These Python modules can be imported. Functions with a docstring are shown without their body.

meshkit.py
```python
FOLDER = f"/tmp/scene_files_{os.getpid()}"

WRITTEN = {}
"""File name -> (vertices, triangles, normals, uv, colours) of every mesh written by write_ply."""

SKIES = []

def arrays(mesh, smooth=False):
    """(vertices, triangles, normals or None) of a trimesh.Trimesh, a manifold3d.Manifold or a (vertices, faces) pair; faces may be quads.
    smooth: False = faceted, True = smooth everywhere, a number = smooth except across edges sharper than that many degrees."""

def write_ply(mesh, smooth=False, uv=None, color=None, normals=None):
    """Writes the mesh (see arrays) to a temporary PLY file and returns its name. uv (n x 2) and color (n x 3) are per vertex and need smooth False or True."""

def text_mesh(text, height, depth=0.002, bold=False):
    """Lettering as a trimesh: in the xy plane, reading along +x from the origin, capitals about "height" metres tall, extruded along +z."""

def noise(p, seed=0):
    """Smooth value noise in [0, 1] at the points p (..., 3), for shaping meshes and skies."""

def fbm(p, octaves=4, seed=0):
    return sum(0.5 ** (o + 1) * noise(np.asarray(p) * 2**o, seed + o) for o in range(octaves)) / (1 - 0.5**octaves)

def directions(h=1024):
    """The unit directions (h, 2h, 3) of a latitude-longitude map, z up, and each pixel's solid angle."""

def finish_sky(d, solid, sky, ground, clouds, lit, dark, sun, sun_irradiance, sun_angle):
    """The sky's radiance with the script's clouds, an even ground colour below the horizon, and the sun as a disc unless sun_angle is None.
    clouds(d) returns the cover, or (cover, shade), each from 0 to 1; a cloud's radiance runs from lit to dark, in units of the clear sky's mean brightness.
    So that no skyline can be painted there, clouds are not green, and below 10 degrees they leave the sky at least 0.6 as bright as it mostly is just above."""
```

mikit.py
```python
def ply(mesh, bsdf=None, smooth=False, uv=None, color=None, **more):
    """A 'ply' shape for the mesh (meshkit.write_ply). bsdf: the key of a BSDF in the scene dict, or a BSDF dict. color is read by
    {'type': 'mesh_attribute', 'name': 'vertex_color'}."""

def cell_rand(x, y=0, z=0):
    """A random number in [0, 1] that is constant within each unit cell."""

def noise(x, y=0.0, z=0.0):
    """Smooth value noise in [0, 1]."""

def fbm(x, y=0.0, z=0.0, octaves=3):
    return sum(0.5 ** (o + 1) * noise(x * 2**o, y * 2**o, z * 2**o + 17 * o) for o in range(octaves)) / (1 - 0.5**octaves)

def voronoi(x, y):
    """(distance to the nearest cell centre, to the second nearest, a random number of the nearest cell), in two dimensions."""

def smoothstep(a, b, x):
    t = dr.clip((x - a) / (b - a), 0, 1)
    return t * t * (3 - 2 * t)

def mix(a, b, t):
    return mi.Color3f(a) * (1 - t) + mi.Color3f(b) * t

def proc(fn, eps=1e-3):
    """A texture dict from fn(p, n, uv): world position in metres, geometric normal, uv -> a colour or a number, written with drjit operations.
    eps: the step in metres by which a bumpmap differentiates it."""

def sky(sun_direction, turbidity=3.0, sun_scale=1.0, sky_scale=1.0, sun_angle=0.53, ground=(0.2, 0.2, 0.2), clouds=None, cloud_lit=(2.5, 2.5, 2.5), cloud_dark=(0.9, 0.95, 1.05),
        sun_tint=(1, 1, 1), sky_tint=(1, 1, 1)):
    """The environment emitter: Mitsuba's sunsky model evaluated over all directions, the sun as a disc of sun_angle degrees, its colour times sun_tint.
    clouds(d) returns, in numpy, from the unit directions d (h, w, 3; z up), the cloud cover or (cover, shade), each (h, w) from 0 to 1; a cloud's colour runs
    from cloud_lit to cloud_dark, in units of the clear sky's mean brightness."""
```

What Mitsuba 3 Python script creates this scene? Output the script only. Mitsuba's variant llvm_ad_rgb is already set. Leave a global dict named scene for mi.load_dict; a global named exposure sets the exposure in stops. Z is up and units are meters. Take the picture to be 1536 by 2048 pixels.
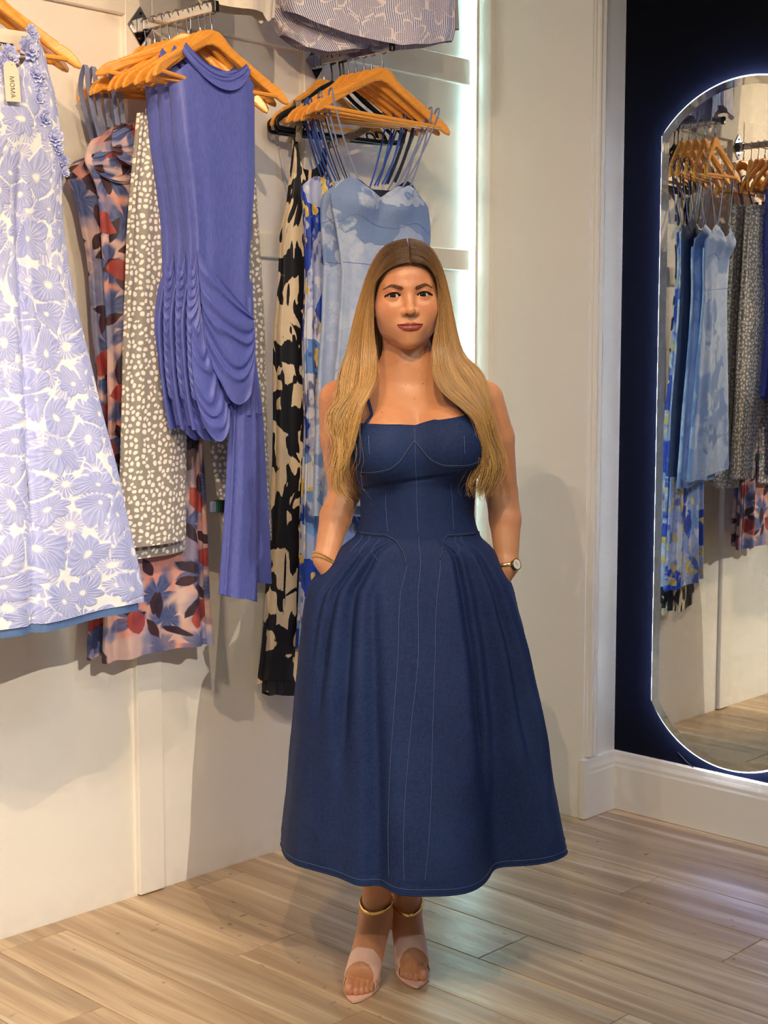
import math, random
import numpy as np, trimesh, mitsuba as mi, drjit as dr, mikit, meshkit
from mikit import noise, fbm, voronoi, cell_rand, smoothstep, mix
from scipy.interpolate import PchipInterpolator
from shapely.geometry import Polygon
mi.set_log_level(mi.LogLevel.Error)
T = mi.ScalarTransform4f
scene, labels = {}, {}
rng = np.random.default_rng(7)

# ---------------------------------------------------------------- camera, light, exposure
# room frame: X runs along the white panelled wall (away to the right), Y towards that wall, z up; the camera stands over the origin
CAM_H, FOCAL, PITCH, YAW = 1.48, 2920.0, math.radians(5.87), math.radians(46.05)
FWD = np.array([math.sin(YAW), math.cos(YAW), 0.0])       # horizontal heading of the camera in the room
RGT = np.array([math.cos(YAW), -math.sin(YAW), 0.0])
UPV = np.array([0, 0, 1.0])
LOOK = FWD * math.cos(PITCH) - UPV * math.sin(PITCH)
scene['camera'] = {'type': 'perspective', 'fov': math.degrees(2 * math.atan(768 / FOCAL)), 'fov_axis': 'x', 'near_clip': 0.05, 'far_clip': 60.0,
                   'to_world': T().look_at(origin=[0, 0, CAM_H], target=(np.array([0, 0, CAM_H]) + LOOK).tolist(), up=[0, 0, 1])}
exposure = -0.16
CEIL = 2.95
WARM, NEUTRAL, COOL = (1.0, 0.70, 0.40), (0.74, 0.96, 1.10), (0.58, 1.0, 0.97)
SOFT_WARM = (1.0, 0.86, 0.68)
SPOTS = [((1.15, 1.25, 2.82), (2.05, 3.2, 1.55), 9.0), ((0.25, 1.2, 2.82), (1.40, 3.2, 1.35), 7.5), ((1.9, 1.25, 2.82), (2.95, 3.2, 1.7), 2.2),
         ((0.35, 1.35, 2.82), (2.45, 2.35, 1.35), 4.2), ((1.9, 0.55, 2.82), (2.35, 2.2, 0.6), 2.5), ((0.9, -1.2, 2.82), (1.65, 3.2, 0.45), 42.0)]      # lamp, target, intensity; the last one is added to brighten the lower wall
FILL_PANELS = [(0.6, -0.9), (2.35, 0.35), (-0.9, 1.2)]                                                   # ceiling panels added as fill, in place of shopfront daylight
FILL_RADIANCE = 15.5
STRIP_RADIANCE, MIRROR_RADIANCE = 18.0, 80.0

# ---------------------------------------------------------------- helpers
def lab(key, label=None, cat=None, group=None, kind=None):
    d = {k: v for k, v in (('label', label), ('category', cat), ('group', group), ('kind', kind)) if v}
    labels[key] = {**labels.get(key, {}), **d}

def free(key):
    if key not in scene and not any(k.startswith(key + '__') for k in scene) and key not in labels:
        return key
    n = 1
    while True:
        k = f'{key}_{n:03d}'
        if k not in scene and not any(q.startswith(k + '__') for q in scene) and k not in labels:
            return k
        n += 1

def put(key, mesh, bsdf, smooth=False, uv=None, color=None, **more):
    key = free(key)
    scene[key] = mikit.ply(mesh, bsdf, smooth, uv=uv, color=color, **more)
    return key

def join(*ms):
    V, F, n = [], [], 0
    for v, f in ms:
        V.append(np.asarray(v, float)); F.append(np.asarray(f, int) + n); n += len(v)
    return np.vstack(V), np.vstack(F)

def tm(m):
    return np.asarray(m.vertices), np.asarray(m.faces)

def box(x0, x1, y0, y1, z0, z1, ch=0.0):
    """A box, its twelve edges chamfered by ch."""
    c = np.array([(x0 + x1) / 2, (y0 + y1) / 2, (z0 + z1) / 2]); h = np.array([x1 - x0, y1 - y0, z1 - z0]) / 2
    if ch <= 0:
        return tm(trimesh.creation.box(h * 2, T4(c)))
    pts = []
    for s in np.ndindex(2, 2, 2):
        s = np.array(s) * 2 - 1
        for k in range(3):
            o = np.full(3, ch); o[k] = 0
            pts.append(c + s * (h - o))
    return tm(trimesh.convex.convex_hull(np.array(pts)))

def T4(t):
    m = np.eye(4); m[:3, 3] = t; return m

def grid(P, cu=False, cv=False):
    """Triangles of an n x m array of points; cu/cv: closed along the first/second index."""
    n, m = P.shape[:2]
    i, j = np.meshgrid(np.arange(n if cu else n - 1), np.arange(m if cv else m - 1), indexing='ij')
    a = i * m + j; b = ((i + 1) % n) * m + j; c = ((i + 1) % n) * m + (j + 1) % m; d = i * m + (j + 1) % m
    return P.reshape(-1, 3), np.vstack([np.stack([a, b, c], -1).reshape(-1, 3), np.stack([a, c, d], -1).reshape(-1, 3)])

def spline(pts, n):
    pts = np.asarray(pts, float)
    s = np.r_[0, np.cumsum(np.linalg.norm(np.diff(pts[:, :3], axis=0), axis=1) + 1e-9)]
    return PchipInterpolator(s, pts)(np.linspace(0, s[-1], n))

def tube(path, r, sides=8, caps=True, flat=1.0, ref=None):
    """A tube along the path; r one radius or one per point; flat: thickness across / along the frame."""
    P = np.asarray(path, float); n = len(P); r = np.broadcast_to(np.asarray(r, float), (n,))
    t = np.gradient(P, axis=0); t /= np.linalg.norm(t, axis=1, keepdims=True) + 1e-12
    a = np.array(ref if ref is not None else ([0, 0, 1.0] if abs(t[0, 2]) < 0.9 else [1.0, 0, 0]))
    u = np.zeros_like(P)
    for k in range(n):
        a = a - t[k] * (a @ t[k]); a = a / (np.linalg.norm(a) + 1e-12); u[k] = a
    w = np.cross(t, u)
    ang = np.arange(sides) * 2 * np.pi / sides
    Q = P[:, None] + r[:, None, None] * (u[:, None] * np.cos(ang)[None, :, None] + flat * w[:, None] * np.sin(ang)[None, :, None])
    v, f = grid(Q, cv=True)
    if caps:
        k = np.arange(1, sides - 1)
        e = (n - 1) * sides
        f = np.vstack([f, np.stack([k * 0, k, k + 1], 1), np.stack([k * 0 + e, e + k + 1, e + k], 1)])
    return v, f

def xf(mesh, M):
    v, f = mesh
    return np.asarray(v) @ M[:3, :3].T + M[:3, 3], f

def extrude(poly, d, bev=0.0):
    """Extrudes an outline (in x, z) over y from -d/2 to d/2, with a bevelled rim."""
    poly = Polygon(poly) if not isinstance(poly, Polygon) else poly
    def one(p, y0, y1):
        m = trimesh.creation.extrude_polygon(p, y1 - y0, engine='earcut')
        v = np.asarray(m.vertices); return np.stack([v[:, 0], v[:, 2] + y0, v[:, 1]], 1), np.asarray(m.faces)[:, ::-1]
    if bev <= 0:
        return one(poly, -d / 2, d / 2)
    ring = lambda p: np.asarray(p.exterior.coords)[:-1]
    outer = ring(poly); n = len(outer)
    inner = np.empty_like(outer)
    for k in range(n):                                           # offset every corner inwards
        a, b, c = outer[k - 1], outer[k], outer[(k + 1) % n]
        e0 = (b - a) / (np.linalg.norm(b - a) + 1e-12); e1 = (c - b) / (np.linalg.norm(c - b) + 1e-12)
        m = np.array([-(e0 + e1)[1], (e0 + e1)[0]]); m /= np.linalg.norm(m) + 1e-12
        if poly.exterior.is_ccw is False: m = -m
        inner[k] = b + m * bev
    L = [(inner, -d / 2), (outer, -d / 2 + bev), (outer, d / 2 - bev), (inner, d / 2)]
    P = np.stack([np.stack([o[:, 0], np.full(n, y), o[:, 1]], 1) for o, y in L])
    v, f = grid(P, cv=True)
    import mapbox_earcut as ec
    tri = ec.triangulate_float64(inner, np.array([n], dtype=np.uint32)).reshape(-1, 3).astype(int)
    f = np.vstack([f, tri, tri[:, ::-1] + 3 * n])
    if poly.exterior.is_ccw is False: f = f[:, ::-1]
    return v, f[:, ::-1]

def srgb(r, g, b):
    c = np.array([r, g, b]) / 255.0
    return np.where(c < 0.04045, c / 12.92, ((c + 0.055) / 1.055) ** 2.4).tolist()

def C3(r, g, b):
    return mi.Color3f(*srgb(r, g, b))

def mat(name, color, rough=0.5, metal=0.0, two=True, bump=None, bscale=1.0, **more):
    base = mikit.proc(color) if callable(color) else {'type': 'rgb', 'value': list(color)}
    b = {'type': 'principled', 'base_color': base, 'roughness': rough, **more}
    if metal: b['metallic'] = metal
    if bump is not None:
        b = {'type': 'bumpmap', 'relief': mikit.proc(bump, 6e-4), 'scale': bscale, 'nested': b}
    scene['mat_' + name] = {'type': 'twosided', 'bsdf': b} if two else b
    return 'mat_' + name

def pixel_ray(u, v):
    """Direction in the room through a point of the 1536 x 2048 photograph."""
    up = np.cross(RGT, LOOK)
    return LOOK * FOCAL + RGT * (u - 768) - up * (v - 1024)

def at_plane(u, v, origin, normal):
    d = pixel_ray(u, v); o = np.array([0, 0, CAM_H])
    return o + d * ((np.asarray(origin) - o) @ normal) / (d @ normal)

# ---------------------------------------------------------------- plain materials
mat('chrome', srgb(200, 200, 205), 0.08, 1.0)
mat('steel', srgb(150, 150, 155), 0.22, 1.0)
mat('gold', srgb(248, 214, 142), 0.18, 1.0)
mat('black_plastic', srgb(14, 14, 15), 0.35)
mat('black_paint', lambda p, n, uv: mix(C3(8, 9, 13), C3(13, 14, 19), fbm(p.y * 2, p.z * 2, p.x * 2)), 0.8, specular=0.08)
mat('off_white', srgb(222, 216, 205), 0.5)
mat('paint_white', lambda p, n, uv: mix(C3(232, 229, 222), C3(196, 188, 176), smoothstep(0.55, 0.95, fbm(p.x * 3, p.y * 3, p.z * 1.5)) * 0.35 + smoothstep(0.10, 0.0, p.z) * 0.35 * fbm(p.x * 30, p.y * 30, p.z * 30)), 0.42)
mat('trim_white', srgb(226, 222, 214), 0.35)
mat('mirror_glass', srgb(225, 225, 218), 0.0, 1.0)
scene['mat_mirror_glass'] = {'type': 'twosided', 'bsdf': {'type': 'conductor', 'specular_reflectance': {'type': 'rgb', 'value': [0.80, 0.84, 0.82]}}}
# ================================================================ the room
YA, XB, XC, YB = 3.23, 3.78, 3.955, 2.748          # panelled wall, return wall, black wall, outer corner
X0, Y0 = -2.6, -2.6
def slab(key, *b, m='mat_paint_white', ch=0.0):
    k = put(key, box(*b, ch), m); lab(k, kind='structure'); return k

TW, TL = 0.2019, 1.343                               # tile pitch across and along
slab('floor', X0, 5.0, Y0, YA + 0.2, -0.12, -0.0035, m='mat_grout')
def wood_tile(p, n, uv):
    row = dr.floor((p.x - 2.0838) / TW)
    m3 = row - 1 - 3 * dr.floor((row - 1) / 3)
    col = dr.floor((p.y - (0.018 + 0.303 * m3) * 1.48) / TL)
    r = cell_rand(row, col, 5); r2 = cell_rand(row, col, 9)
    y = p.y + r * 37; x = p.x + r2 * 11
    w = fbm(x * 9, y * 1.3, r * 5) * 0.09
    streak = fbm((x + w) * 46, y * 1.7, 3, 4)
    fine = fbm((x + w * .6) * 260, y * 6, 1, 3)
    band = fbm((x + w) * 14, y * 0.9, 7, 3)
    c = mix(C3(170, 140, 108), C3(206, 179, 144), smoothstep(0.3, 0.7, band * 0.6 + streak * 0.4))
    c = mix(c, C3(220, 208, 188), smoothstep(0.60, 0.8, streak) * 0.45)
    c = mix(c, C3(146, 122, 96), smoothstep(0.58, 0.82, fine) * 0.45)
    c = mix(c, C3(150, 126, 100), smoothstep(0.56, 0.7, fbm((x + w) * 22, y * 1.1, 11, 3)) * 0.4)
    speck = smoothstep(0.93, 0.96, noise(x * 55, y * 40, 2)) * smoothstep(.5, .7, noise(x * 7, y * 7))
    return mix(c * (0.80 + 0.16 * r), C3(90, 70, 52), speck * 0.6)
mat('tile', wood_tile, lambda p, n, uv: 0.5, specular=0.5)
scene['mat_tile']['bsdf']['roughness'] = mikit.proc(lambda p, n, uv: 0.26 + 0.22 * fbm(p.x * 40, p.y * 3, 2))
mat('grout', srgb(96, 78, 60), 0.8)
plies = {}
for row in range(-23, 10):
    xa = 2.0838 + row * TW
    ph = (0.018 + 0.303 * ((row - 1) % 3)) * 1.48
    for col in range(-4, 4):
        ya = max(ph + col * TL, Y0); yb = min(ph + (col + 1) * TL, YA + 0.0)
        if yb - ya < 0.02: continue
        if xa > XB - 0.02 and yb > YB + 0.05: yb = min(yb, YB + 0.05)
        if yb - ya < 0.02 or xa > XC: continue
        k = put('floor__tile', box(xa + 0.0009, min(xa + TW, 4.1) - 0.0009, ya + 0.0009, yb - 0.0009, -0.012, 0.0, 0.0012), 'mat_tile')

slab('wall_left', X0, XB + 0.3, YA, YA + 0.12, -0.05, CEIL + 0.1)
slab('wall_right', XB, XB + 0.6, YB, YA, -0.05, CEIL + 0.1)
slab('wall_black', XC, XC + 0.12, Y0, YB, -0.05, CEIL + 0.1, m='mat_black_paint')
slab('wall_back', X0, XC + 0.1, Y0 - 0.12, Y0, -0.05, CEIL + 0.1)
slab('wall_far', X0 - 0.12, X0, Y0, YA + 0.1, -0.05, CEIL + 0.1)
slab('ceiling', X0 - 0.1, XC + 0.8, Y0 - 0.1, YA + 0.12, CEIL, CEIL + 0.12)

# battens and rails of the panelled wall
def batten(x0, x1):
    k = put('trim_1', box(x0, x1, YA - 0.016, YA + 0.01, 0.003, CEIL, 0.003), 'mat_paint_white'); lab(k, kind='structure')
for cx in (0.485, 1.125, 1.763, 2.402, 3.041):
    batten(cx - 0.0435, cx + 0.0435)
slab('trim_2', XB - 0.014, XB + 0.01, 3.146, YA - 0.012, 0.002, CEIL, ch=0.002)                        # narrow board in the corner
rails = [(1.165, 1.721), (1.805, 2.359), (2.445, 2.998), (3.084, 3.742), (0.53, 1.08)]
for i, (a, b) in enumerate(rails):
    for z0, z1 in ((2.384, 2.468), (1.782, 1.850))[:2 if a > 2.36 else 1]:
        k = put('trim_3', box(a, b, YA - 0.018, YA + 0.01, z0, z1, 0.002), 'mat_paint_white'); lab(k, kind='structure')

# fluted corner casing on the outer corner, facing the room
prof = [(0, 0)]
for x, y in ((0.003, 0.0), (0.004, -0.006), (0.010, -0.007), (0.013, -0.015), (0.018, -0.018), (0.024, -0.016), (0.027, -0.004), (0.033, -0.004), (0.036, -0.015), (0.042, -0.018), (0.050, -0.016), (0.054, -0.004), (0.060, 0.0)):
    prof.append((x, y))
prof += [(0.060, 0.02), (0, 0.02)]
def sweep_z(profile, x, y, z0, z1):
    m = trimesh.creation.extrude_polygon(Polygon(profile), z1 - z0, engine='earcut')
    v = np.asarray(m.vertices) + [x, y, z0]
    return v, np.asarray(m.faces)
k = put('trim_4', sweep_z(prof, XB + 0.004, YB, 0.205, CEIL), 'mat_trim_white'); lab(k, kind='structure')
# skirting board with a moulded top: profile (out, z)
SK = [(0, 0), (0.016, 0), (0.016, 0.145), (0.0135, 0.152), (0.0135, 0.162), (0.009, 0.176), (0.008, 0.190), (0.004, 0.196), (0, 0.196)]
def skirting(key, p0, p1, out):
    p0, p1, out = map(np.asarray, (p0, p1, out))
    P = np.array([[np.r_[q + out * o, z + 0.0015] for o, z in SK] for q in (p0, p1)])
    v, f = grid(P, cv=True); n = len(SK)
    import mapbox_earcut as ec
    tri = ec.triangulate_float64(np.array(SK), np.array([n], dtype=np.uint32)).reshape(-1, 3).astype(int)
    k = put(key, (v, np.vstack([f, tri, tri + n])), 'mat_trim_white'); lab(k, kind='structure')
skirting('baseboard_right', (XC, Y0 + 0.01), (XC, YB - 0.0), (-1, 0))
skirting('baseboard_corner', (XB + 0.001, YB), (XC - 0.0, YB), (0, -1))
k = put('baseboard_corner__end_block', box(XB - 0.012, XB + 0.012, YB - 0.017, YB + 0.004, 0.002, 0.198, 0.002), 'mat_trim_white')

# added ceiling panels, unseen fill light for the room
scene['mat_panel'] = {'type': 'diffuse', 'reflectance': {'type': 'rgb', 'value': 0.4}}
for i, (x, y) in enumerate(FILL_PANELS):
    k = free('added_fill_panel')
    o = box(x - 0.31, x + 0.31, y - 0.31, y + 0.31, CEIL - 0.030, CEIL - 0.0005, 0.003)
    put(k + '__frame', o, 'mat_trim_white')
    q = CEIL - 0.0312
    v = np.array([[x - .295, y - .295, q], [x + .295, y - .295, q], [x + .295, y + .295, q], [x - .295, y + .295, q]])
    kk = put(k + '__diffuser', (v, np.array([[0, 2, 1], [0, 3, 2]])), 'mat_panel', emitter={'type': 'area', 'radiance': {'type': 'rgb', 'value': [FILL_RADIANCE * c for c in NEUTRAL]}})
    lab(k, ('square white ceiling panel added as fill light behind the camera', 'square white ceiling panel added as fill light in front of the black wall', 'square white ceiling panel added as fill light furthest from the black wall')[i], 'light', 'added ceiling fill panels')
# warm spot lamps on the ceiling, plus an added narrow one for the lower wall
for i, (o, t, I) in enumerate(SPOTS):
    o, t = np.array(o), np.array(t); d = (t - o) / np.linalg.norm(t - o)
    k = free('spot_lamp')
    put(k + '__stem', tube([[o[0], o[1], CEIL - 0.001], o - d * 0.05], 0.008), 'mat_off_white')
    ring = [o - d * 0.10, o - d * 0.098, o - d * 0.03, o - d * 0.012]
    put(k + '__shade', tube(ring, [0.018, 0.03, 0.034, 0.038], 20, caps=False), 'mat_off_white', 40)
    scene[k + '__beam'] = {'type': 'spot', 'to_world': T().look_at(origin=o.tolist(), target=t.tolist(), up=[0.1, 0.2, 1]), 'intensity': {'type': 'rgb', 'value': [I * c for c in (SOFT_WARM if i > 2 else WARM)]}, 'cutoff_angle': 15.0 if i == 5 else 46.0, 'beam_width': 9.0 if i == 5 else 24.0}
    lab(k, 'small white ceiling spot lamp aimed at ' + ('the periwinkle dresses', 'the lavender flowered dress', 'the pale denim dresses', 'the woman', 'the floor by the black wall', 'the lower part of the panelled wall, added to brighten it')[i], 'spot lamp', 'ceiling spot lamps')

# cool light strip in the corner of the panelled wall and the return wall
def emit(rgb): return {'type': 'area', 'radiance': {'type': 'rgb', 'value': [float(c) for c in rgb]}}
k = put('led_strip__channel', box(XB - 0.020, XB - 0.013, YA - 0.030, YA - 0.001, 0.004, CEIL - 0.01, 0.001), 'mat_off_white')
put('led_strip__diffuser', box(XB - 0.0245, XB - 0.0204, YA - 0.026, YA - 0.004, 0.006, CEIL - 0.012), 'mat_panel', emitter=emit([STRIP_RADIANCE * c for c in COOL]))
lab('led_strip', 'glowing cool white vertical light strip in the corner of the panelled wall', 'light strip')

# back-lit pill-shaped mirror on the black wall
MY, MHW, MZ0, MZ1, MR0, MR1 = 2.293, 0.292, 0.395, 2.176, 0.172, 0.142
def pill(hw, z0, z1, r0, r1, n=40):
    """Outline (y, z): straight sides, shallow arcs below and above."""
    out = []
    for z, r, s in ((z1, r1, 1), (z0, r0, -1)):
        R = (hw * hw + r * r) / (2 * r); a0 = math.asin(min(1, hw / R))
        for a in np.linspace(-a0, a0, n) * (1 if s > 0 else -1):
            out.append((R * math.sin(a) , z + s * (r - R + R * math.cos(a))))
    return np.array(out)
PO = pill(MHW, MZ0, MZ1, MR0, MR1)
PI_ = pill(MHW - 0.028, MZ0 + 0.012, MZ1 - 0.012, MR0 - 0.012, MR1 - 0.012)
def yz(o, x): return np.stack([np.full(len(o), x), MY + o[:, 0], o[:, 1]], 1)
n = len(PO)
XM = XC - 0.030
import mapbox_earcut as ec
tri = ec.triangulate_float64(PI_, np.array([n], dtype=np.uint32)).reshape(-1, 3).astype(int)
put('mirror__glass', (yz(PI_, XM - 0.0045), tri), 'mat_mirror_glass')
put('mirror__bevel', grid(np.stack([yz(PI_, XM - 0.0045), yz(PO, XM - 0.0025)]), cv=True), 'mat_mirror_glass')
PB = pill(MHW - 0.012, MZ0, MZ1, MR0 - 0.012, MR1 - 0.012)
put('mirror__rim', grid(np.stack([yz(PO, XM - 0.0025), yz(PO, XM)]), cv=True), 'mat_chrome')
put('mirror__backing', (np.vstack([yz(PO, XM), yz(PO, XM + 0.004)]), np.vstack([tri, tri[:, ::-1] + n, grid(np.stack([yz(PO, XM), yz(PO, XM + 0.004)]), cv=True)[1]])), 'mat_black_plastic')
put('mirror__mount', grid(np.stack([yz(pill(MHW - .05, MZ0, MZ1, MR0 - .04, MR1 - .04), XM + 0.004), yz(pill(MHW - .05, MZ0, MZ1, MR0 - .04, MR1 - .04), XC)]), cv=True), 'mat_black_plastic')
PG = pill(MHW + 0.0055, MZ0, MZ1, MR0 + 0.0055, MR1 + 0.0055); PG2 = pill(MHW - 0.01, MZ0, MZ1, MR0 - 0.01, MR1 - 0.01)
ledv, ledf = grid(np.stack([yz(PG2, XM + 0.0045), yz(PG, XM + 0.0045), yz(PG, XM + 0.0105), yz(PG2, XM + 0.0105)]), cu=True, cv=True)
put('mirror__light_strip', (ledv, ledf), 'mat_panel', emitter=emit([MIRROR_RADIANCE * c for c in (0.32, 0.44, 1.0)]))
lab('mirror', 'tall rounded mirror with a glowing rim, hung on the black wall', 'mirror')
lab('mirror__light_strip', 'cool white glowing rim')
# wire of the mirror light, hanging below it
w = spline([(XC - .004, 2.50, 0.235), (XC - .004, 2.43, 0.19), (XC - .004, 2.34, 0.165), (XC - .004, 2.2, 0.158), (XC - .004, 2.05, 0.20)], 40)
put('mirror__cable', tube(w, 0.0016, 6), 'mat_black_plastic')
# ================================================================ fabrics
def cell2(x, y):
    """Nearest jittered cell: offset to its centre (dx, dy), its random number, distances to the nearest and second centre."""
    x, y = mi.Float(x), mi.Float(y)
    d1, d2, dx, dy, w = mi.Float(9), mi.Float(9), mi.Float(0), mi.Float(0), mi.Float(0)
    for a in (-1, 0, 1):
        for b in (-1, 0, 1):
            cx, cy = dr.floor(x) + a, dr.floor(y) + b
            ex, ey = x - cx - 0.12 - 0.76 * cell_rand(cx, cy, 1), y - cy - 0.12 - 0.76 * cell_rand(cx, cy, 2)
            d = dr.sqrt(ex * ex + ey * ey); near = d < d1
            d2 = dr.select(near, d1, dr.minimum(d2, d))
            w = dr.select(near, cell_rand(cx, cy, 3), w); dx = dr.select(near, ex, dx); dy = dr.select(near, ey, dy)
            d1 = dr.select(near, d, d1)
    return dx, dy, w, d1, d2

def bloom(x, y, petals, deep=0.25, size=0.5, soft=0.035):
    """A flower in each cell: (mask, radial streak, radius 0..1, random)."""
    dx, dy, w, d1, d2 = cell2(x, y)
    a = dr.atan2(dy, dx) + w * 6.28
    R = size * (1 - deep + deep * dr.abs(dr.cos(a * petals / 2))) * (0.8 + 0.35 * w)
    R = dr.minimum(R, 0.5 * (d1 + d2) * 0.98)
    return smoothstep(0.0, soft, R - d1), 0.5 + 0.5 * dr.cos(a * petals * 3 + 3 * w + 2.2 * noise(x * 5, y * 5, 3)), d1 / R, w, a

def leaf(x, y, width):
    """A pointed leaf in each cell, turned at random: (mask, position along it, random)."""
    dx, dy, w, d1, d2 = cell2(x, y)
    ca, sa = dr.cos(w * 21.0), dr.sin(w * 21.0)
    l, p_ = (dx * ca + dy * sa) / 0.46, dr.abs(dy * ca - dx * sa)
    return smoothstep(-0.01, 0.03, width * (1 - l * l) - p_) * smoothstep(1.0, 0.96, dr.abs(l)), dr.abs(l), w

def f_lavender(p, n, uv):
    x, y = uv.x / 0.078, uv.y / 0.078
    wx, wy = noise(x * 1.3, y * 1.3, 1) * 0.5, noise(x * 1.3, y * 1.3, 9) * 0.5
    m, st, r, w, a = bloom(x + wx, y + wy, 7, 0.34, 0.66, 0.05)
    m2, st2, r2, w2, a2 = bloom(x * 1.25 + 7.3 + wx, y * 1.25 + 3.1 - wy, 6, 0.25, 0.55)
    g = mix(C3(214, 222, 232), C3(232, 236, 240), fbm(x * 5, y * 5, 2))
    pet = mix(C3(148, 158, 216), C3(180, 188, 232), fbm(x * 3, y * 3, 4))
    pet2 = mix(C3(160, 168, 220), C3(186, 190, 226), w2)
    c = mix(g, mix(pet2, C3(232, 234, 242), smoothstep(0.55, 0.95, st2) * 0.7), m2 * smoothstep(0.25, 0.45, r2))
    c = mix(c, mix(pet, C3(222, 226, 242), smoothstep(0.45, 1.0, st) * (0.62 - 0.5 * r)), m)
    c = mix(c, C3(238, 240, 244), smoothstep(0.30, 0.12, r) * m)
    return mix(c, C3(226, 230, 240), smoothstep(0.90, 1.0, r) * m * 0.35)
def h_lavender(p, n, uv):
    x, y = uv.x / 0.078, uv.y / 0.078
    wx, wy = noise(x * 1.3, y * 1.3, 1) * 0.5, noise(x * 1.3, y * 1.3, 9) * 0.5
    m, st, r, w, a = bloom(x + wx, y + wy, 7, 0.34, 0.66, 0.05)
    return m * (0.55 + 0.45 * st) + 0.6 * fbm(x * 7, y * 7, 3)
mat('lavender_floral', f_lavender, 0.6, bump=h_lavender, bscale=0.0016)

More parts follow.
